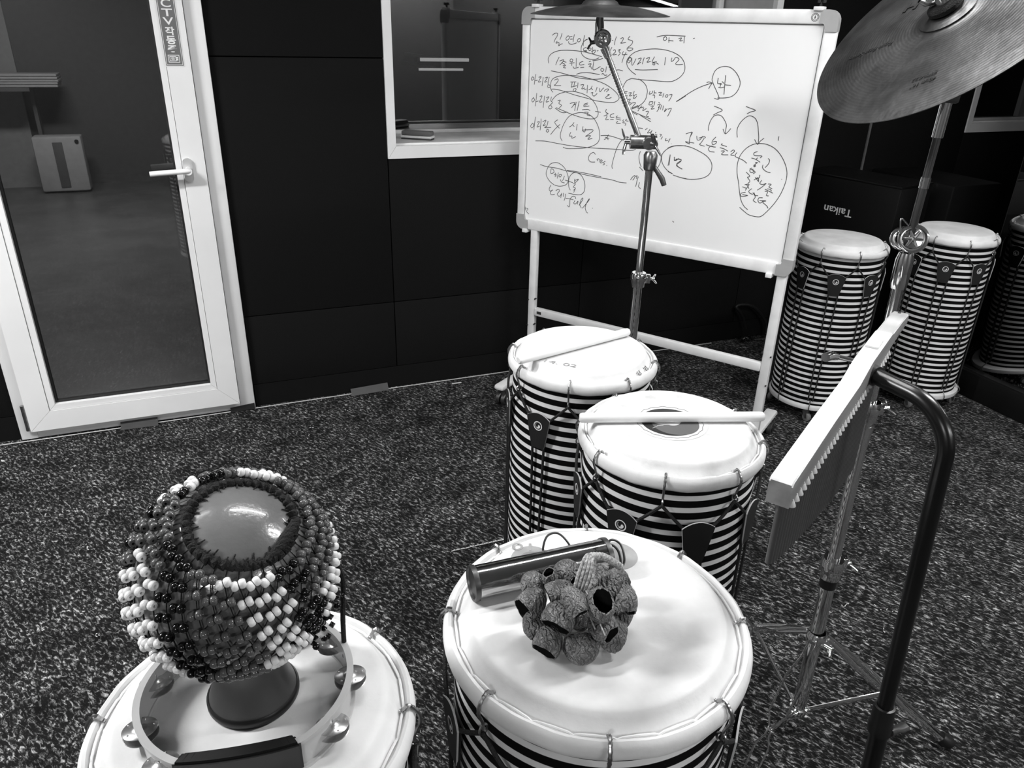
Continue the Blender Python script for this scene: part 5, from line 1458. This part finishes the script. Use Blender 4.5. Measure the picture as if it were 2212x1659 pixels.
jh = obj('boom_joint', bm, 'chrome', t)
bm = NB()
for k in range(6):
    a = k * PI / 3
    q_ = Matrix.Translation(jc + jd * 0.012 + V(0.929, -0.369, 0) * 0.008) @ jd.to_track_quat('Z', 'Y').to_matrix().to_4x4()
    add_tube(bm, [q_ @ V(0.003 * math.cos(a), 0.003 * math.sin(a), 0.001), q_ @ V(0.015 * math.cos(a), 0.015 * math.sin(a), 0.002)], [0.003, 0.0016], seg=7)
add_tube(bm, smooth_path([jc + V(-0.02, 0.0, 0.012), jc + V(-0.022, 0.004, 0.035), jc + V(-0.006, 0, 0.024)], 6), 0.0013, seg=6)
add_tube(bm, [jc + V(0.004, -0.004, -0.012), jc + V(0.008, -0.012, -0.028)], [0.005, 0.003], seg=8)
obj('joint_gear', bm, 'chrome_worn', jh)
R0, R1_ = V(1.1298, 0.9478, 1.1916), V(1.1287, 0.9406, 1.4846)
bm = NB(); add_tube(bm, [R0, R0.lerp(R1_, 0.30), R0.lerp(R1_, 0.31), R0.lerp(R1_, 0.62)], [0.0066, 0.0066, 0.0062, 0.0062], seg=18); obj('knurled_rod', bm, 'steel_dark', t)
bm = NB(); add_cyl(bm, R0.lerp(R1_, 0.27), R0.lerp(R1_, 0.33), 0.0078); obj('rod_sleeve', bm, 'chrome', t)
bm = NB(); add_cyl(bm, R0.lerp(R1_, 0.55), R0.lerp(R1_, 0.74), 0.0088); obj('rod_sleeve', bm, 'chrome', t)
n2 = V(-0.698, 0.098, 0.709).normalized()
cc = V(1.119, 0.968, 1.533)
bm = NB()
add_box(bm, (0, 0, 0), (0.030, 0.022, 0.040), Matrix.Translation(R0.lerp(R1_, 0.80)) @ rotz(-0.4), bevel=0.004)
add_cyl(bm, R0.lerp(R1_, 0.80), cc - n2 * 0.012, 0.008)
obj('tilter', bm, 'steel_dark', t)
cy2 = thing('cymbal', 'large steeply tilted cymbal with dark printed lettering', 'cymbal', tuple(cc))
cx_ = V(0, 1, 0).cross(n2).normalized()
cyy = n2.cross(cx_)
mxc = basis((0, 0, 0), cx_, cyy, n2)
bm = cymbal_mesh(0.218, bell=0.042, hb=0.010, bow=0.010)
o = obj('cymbal_plate', bm, 'cymbal', cy2)
o.matrix_local = Matrix.Translation(n2 * (-0.006)) @ mxc
bm = NB(); add_lathe(bm, [(0.004, 0.012), (0.021, 0.012), (0.0255, 0.016), (0.0255, 0.022), (0.021, 0.026), (0.004, 0.026)], 32, mxc, closed=True); obj('felt_washer', bm, 'yarn', cy2)
bm = NB()
add_cyl(bm, mxc @ V(0, 0, 0.014), mxc @ V(0, 0, 0.046), 0.0045)
add_lathe(bm, [(0.004, 0.0262), (0.011, 0.0262), (0.009, 0.041), (0.004, 0.041)], 24, mxc, closed=True)
for s in (-1, 1):
    add_tube(bm, [mxc @ V(-s * 0.006, s * 0.007, 0.031), mxc @ V(-s * 0.013, s * 0.017, 0.035), mxc @ V(-s * 0.016, s * 0.022, 0.045)], [0.005, 0.0075, 0.0065], seg=10, flat=0.6)
obj('wing_nut', bm, 'chrome', cy2)
M['print_dark'] = mat('dark_print', 0.012, 0.6)
def ctext(s, a, b, h, name='printed_lettering', shear=0.3, bold=0.0):
    a, b = V(*a), V(*b)
    m_ = (a + b) / 2
    d = (b - a)
    w__ = d.length
    d.normalize()
    up = V(-d.y, d.x)
    rr = m_.length
    q = max(0.0, (rr - 0.048) / 0.170)
    z = -0.006 + 0.0095 * (1 - q ** 1.7) + 0.0012
    sl = 0.0095 * 1.7 * q ** 0.7 / 0.170
    rd = m_.normalized()
    nn = V(rd.x * sl, rd.y * sl, 1).normalized()
    X_ = V(d.x, d.y, 0); X_ = (X_ - nn * X_.dot(nn)).normalized()
    Y_ = nn.cross(X_)
    text_mesh(name, s, 0.02, 'print_dark', cy2, mxc @ basis((m_.x, m_.y, z), X_, Y_, nn), w__, h, shear=shear, bold=bold)
ctext('Rock Beat Series', (-0.0560, 0.0640), (-0.0860, 0.1400), 0.010)
ctext('40cm 16"', (-0.1300, -0.0880), (-0.1500, -0.0560), 0.008)
ctext('SYY-022', (-0.1190, -0.0820), (-0.1380, -0.0500), 0.006)
ctext('H', (0.030, 0.088), (0.024, 0.112), 0.022, shear=0.0, bold=0.0006)
ctext('Series', (0.062, 0.034), (0.050, 0.080), 0.011)

# ---------------------------------------------------------------- bar chimes on a black stand
t = thing('bar_chimes', 'pale wooden bar chimes with a row of hanging metal tubes', 'chimes', (0.512, 0.509, 1.085), math.atan2(0.549, 0.836))
t.scale = (0.83, 0.83, 0.83)
ML = 0.784
prof = [(0.0, -0.0035), (0.004, 0.0), (0.20, 0.002), (0.355, 0.001), (0.425, 0.012), (0.445, 0.0135), (0.60, 0.0135), (0.615, 0.0105), (0.622, 0.006), (0.70, 0.005), (ML - 0.004, 0.0), (ML, -0.002)]
low = [(ML, -0.020), (0.70, -0.019), (0.62, -0.021), (0.54, -0.028), (0.42, -0.036), (0.30, -0.040), (0.15, -0.039), (0.0, -0.037)]
bm = NB()
hw = 0.0148
poly = prof + low
L_ = [bm.verts.new(V(x, hw, z)) for x, z in poly]
R_ = [bm.verts.new(V(x, -hw, z)) for x, z in poly]
n = len(poly)
for i in range(n):
    f = bm.faces.new((L_[i], L_[(i + 1) % n], R_[(i + 1) % n], R_[i]))
    f.material_index = 0 if i < len(prof) - 1 else 1
f = bm.faces.new(L_); f.material_index = 1
f = bm.faces.new(list(reversed(R_))); f.material_index = 1
eds = [e for e in bm.edges if abs(e.verts[0].co.y - e.verts[1].co.y) < 1e-6 and min(e.verts[0].co.z, e.verts[1].co.z) > -0.01]
bmesh.ops.bevel(bm, geom=eds, offset=0.0018, segments=2, affect='EDGES')
mt_ = obj('mantle', bm, ['wood', 'wood_side'], t)
bm = NB(); add_box(bm, (0.520, 0.001, 0.0155), (0.042, 0.021, 0.004), bevel=0.001); obj('top_plate', bm, 'leg_white', t)
bm = NB(); add_cyl(bm, (ML - 0.012, 0.002, 0.0), (ML - 0.012, 0.002, 0.0028), 0.003, seg=12); obj('hole_plug', bm, 'steel_dark', t)
NT = 36
for k in range(NT):
    x = 0.012 + k * (0.60 - 0.012) / (NT - 1)
    q = k / (NT - 1)
    zb_ = -0.036 if x < 0.42 else -0.036 + (x - 0.42) * 0.065
    Lk = 0.085 + 0.165 * (x / 0.6) ** 0.75
    bm = NB()
    ztop = zb_ - 0.004
    add_tube(bm, [(x, -0.002, ztop), (x, -0.002, ztop - Lk)], 0.0044, seg=14)
    tb = obj('chime_tube', bm, 'chime', t)
    bm = NB()
    add_tube(bm, smooth_path([(x, -0.002, ztop - 0.004), (x + 0.001, -0.009, ztop + 0.001), (x + 0.002, -0.0156, ztop + 0.009), (x + 0.001, -0.012, ztop + 0.004)], 4), 0.0007, seg=5)
    add_lathe(bm, [(0, 0), (0.0065, 0.0005), (0.0060, 0.002), (0.002, 0.010), (0, 0.011)], 12, Matrix.Translation(V(x + 0.004, -0.0135, ztop - 0.001)))
    obj('hanger', bm, 'grey_light', tb)

t = thing('chimes_stand', 'black tubular stand with a curved arm holding the bar chimes', 'stand', (0, 0, 0))
cA = V(0.8362, 0.7097, 1.0713)
cB = V(0.850, 0.5832, 1.0684)
cD = V(0.8685, 0.5552, 0.4368)
up = (cD - cB).normalized()
hor = (cA - cB).normalized()
r_b = 0.062
arc = []
p_a, p_b = cB + hor * r_b, cB + up * r_b
for k in range(13):
    s = k / 12
    # circular bend
    ang = s * PI / 2
    arc.append(cB + hor * (r_b * (1 - math.sin(ang))) + up * (r_b * (1 - math.cos(ang))))
bm = NB()
add_tube(bm, [cA] + arc + [cD.lerp(cB, 0.3), cD + up * 0.0], 0.0115, seg=28)
obj('bent_tube', bm, 'black_paint', t)
bm = NB()
yy = cA + hor * 0.004
add_cyl(bm, cA - hor * 0.010, cA + hor * 0.010, 0.0145, seg=28)
add_box(bm, (0, 0, 0), (0.044, 0.004, 0.034), Matrix.Translation(cA + hor * 0.012) @ rotz(math.atan2(0.43, 0.655)), bevel=0.002)
br_ = obj('mantle_bracket', bm, 'steel_dark', t)
bm = NB()
wdir = V(-0.43, 0.655, 0).normalized()
w0 = V(0.830, 0.741, 1.080)
add_cyl(bm, w0 - wdir * 0.02, w0 + wdir * 0.022, 0.0035, seg=12)
add_tube(bm, [w0 + wdir * 0.020 , w0 + wdir * 0.026 + V(-0.010, -0.006, 0.004), w0 + wdir * 0.028 + V(-0.026, -0.014, 0.006)], [0.005, 0.0068, 0.0065], seg=12)
obj('wing_screw', bm, 'chrome', br_)
cl = cD.lerp(cB, 0.198)
low_ = cl + (cl - cB).normalized() * 0.33
bm = NB(); add_tube(bm, [cl, cl + up * 0.28, cl + up * 0.53], 0.0138, seg=28); obj('lower_tube', bm, 'black_paint', t)
bm = NB()
q_ = Matrix.Translation(cl) @ (-up).to_track_quat('Z', 'Y').to_matrix().to_4x4()
add_lathe(bm, [(0.0120, 0.010), (0.0153, 0.009), (0.0162, 0.005), (0.0162, -0.023), (0.0178, -0.027), (0.0178, -0.043), (0.0140, -0.046)], 28, q_, closed=True)
cl2 = obj('clamp_collar', bm, 'black_plastic', t)
bm = NB()
wp = cl + up * 0.035
add_cyl(bm, wp + V(0.006, -0.014, 0), wp + V(0.022, -0.012, -0.004), 0.006)
add_tube(bm, [wp + V(0.017, -0.012, 0.0), wp + V(0.034, -0.010, -0.007), wp + V(0.047, -0.008, -0.009)], [0.006, 0.008, 0.0085], seg=12, flat=0.55)
obj('wing_screw', bm, 'steel_dark', cl2)
bx, by = cl.x + up.x * 0.47, cl.y + up.y * 0.47
for a in (math.radians(-100), math.radians(20), math.radians(140)):
    d = V(math.cos(a), math.sin(a), 0)
    bm = NB()
    add_tube(bm, smooth_path([V(bx, by, 0.10) + d * 0.015, V(bx, by, 0.06) + d * 0.06, V(bx, by, 0.016) + d * 0.13, V(bx, by, 0.012) + d * 0.20], 6), 0.0085, seg=12)
    lg = obj('leg', bm, 'black_paint', t)
    bm = NB(); c_ = V(bx, by, 0.013) + d * 0.20; add_tube(bm, [c_ - d * 0.012, c_ + d * 0.012], [0.0125, 0.0125], seg=14); obj('rubber_foot', bm, 'black_plastic', lg)
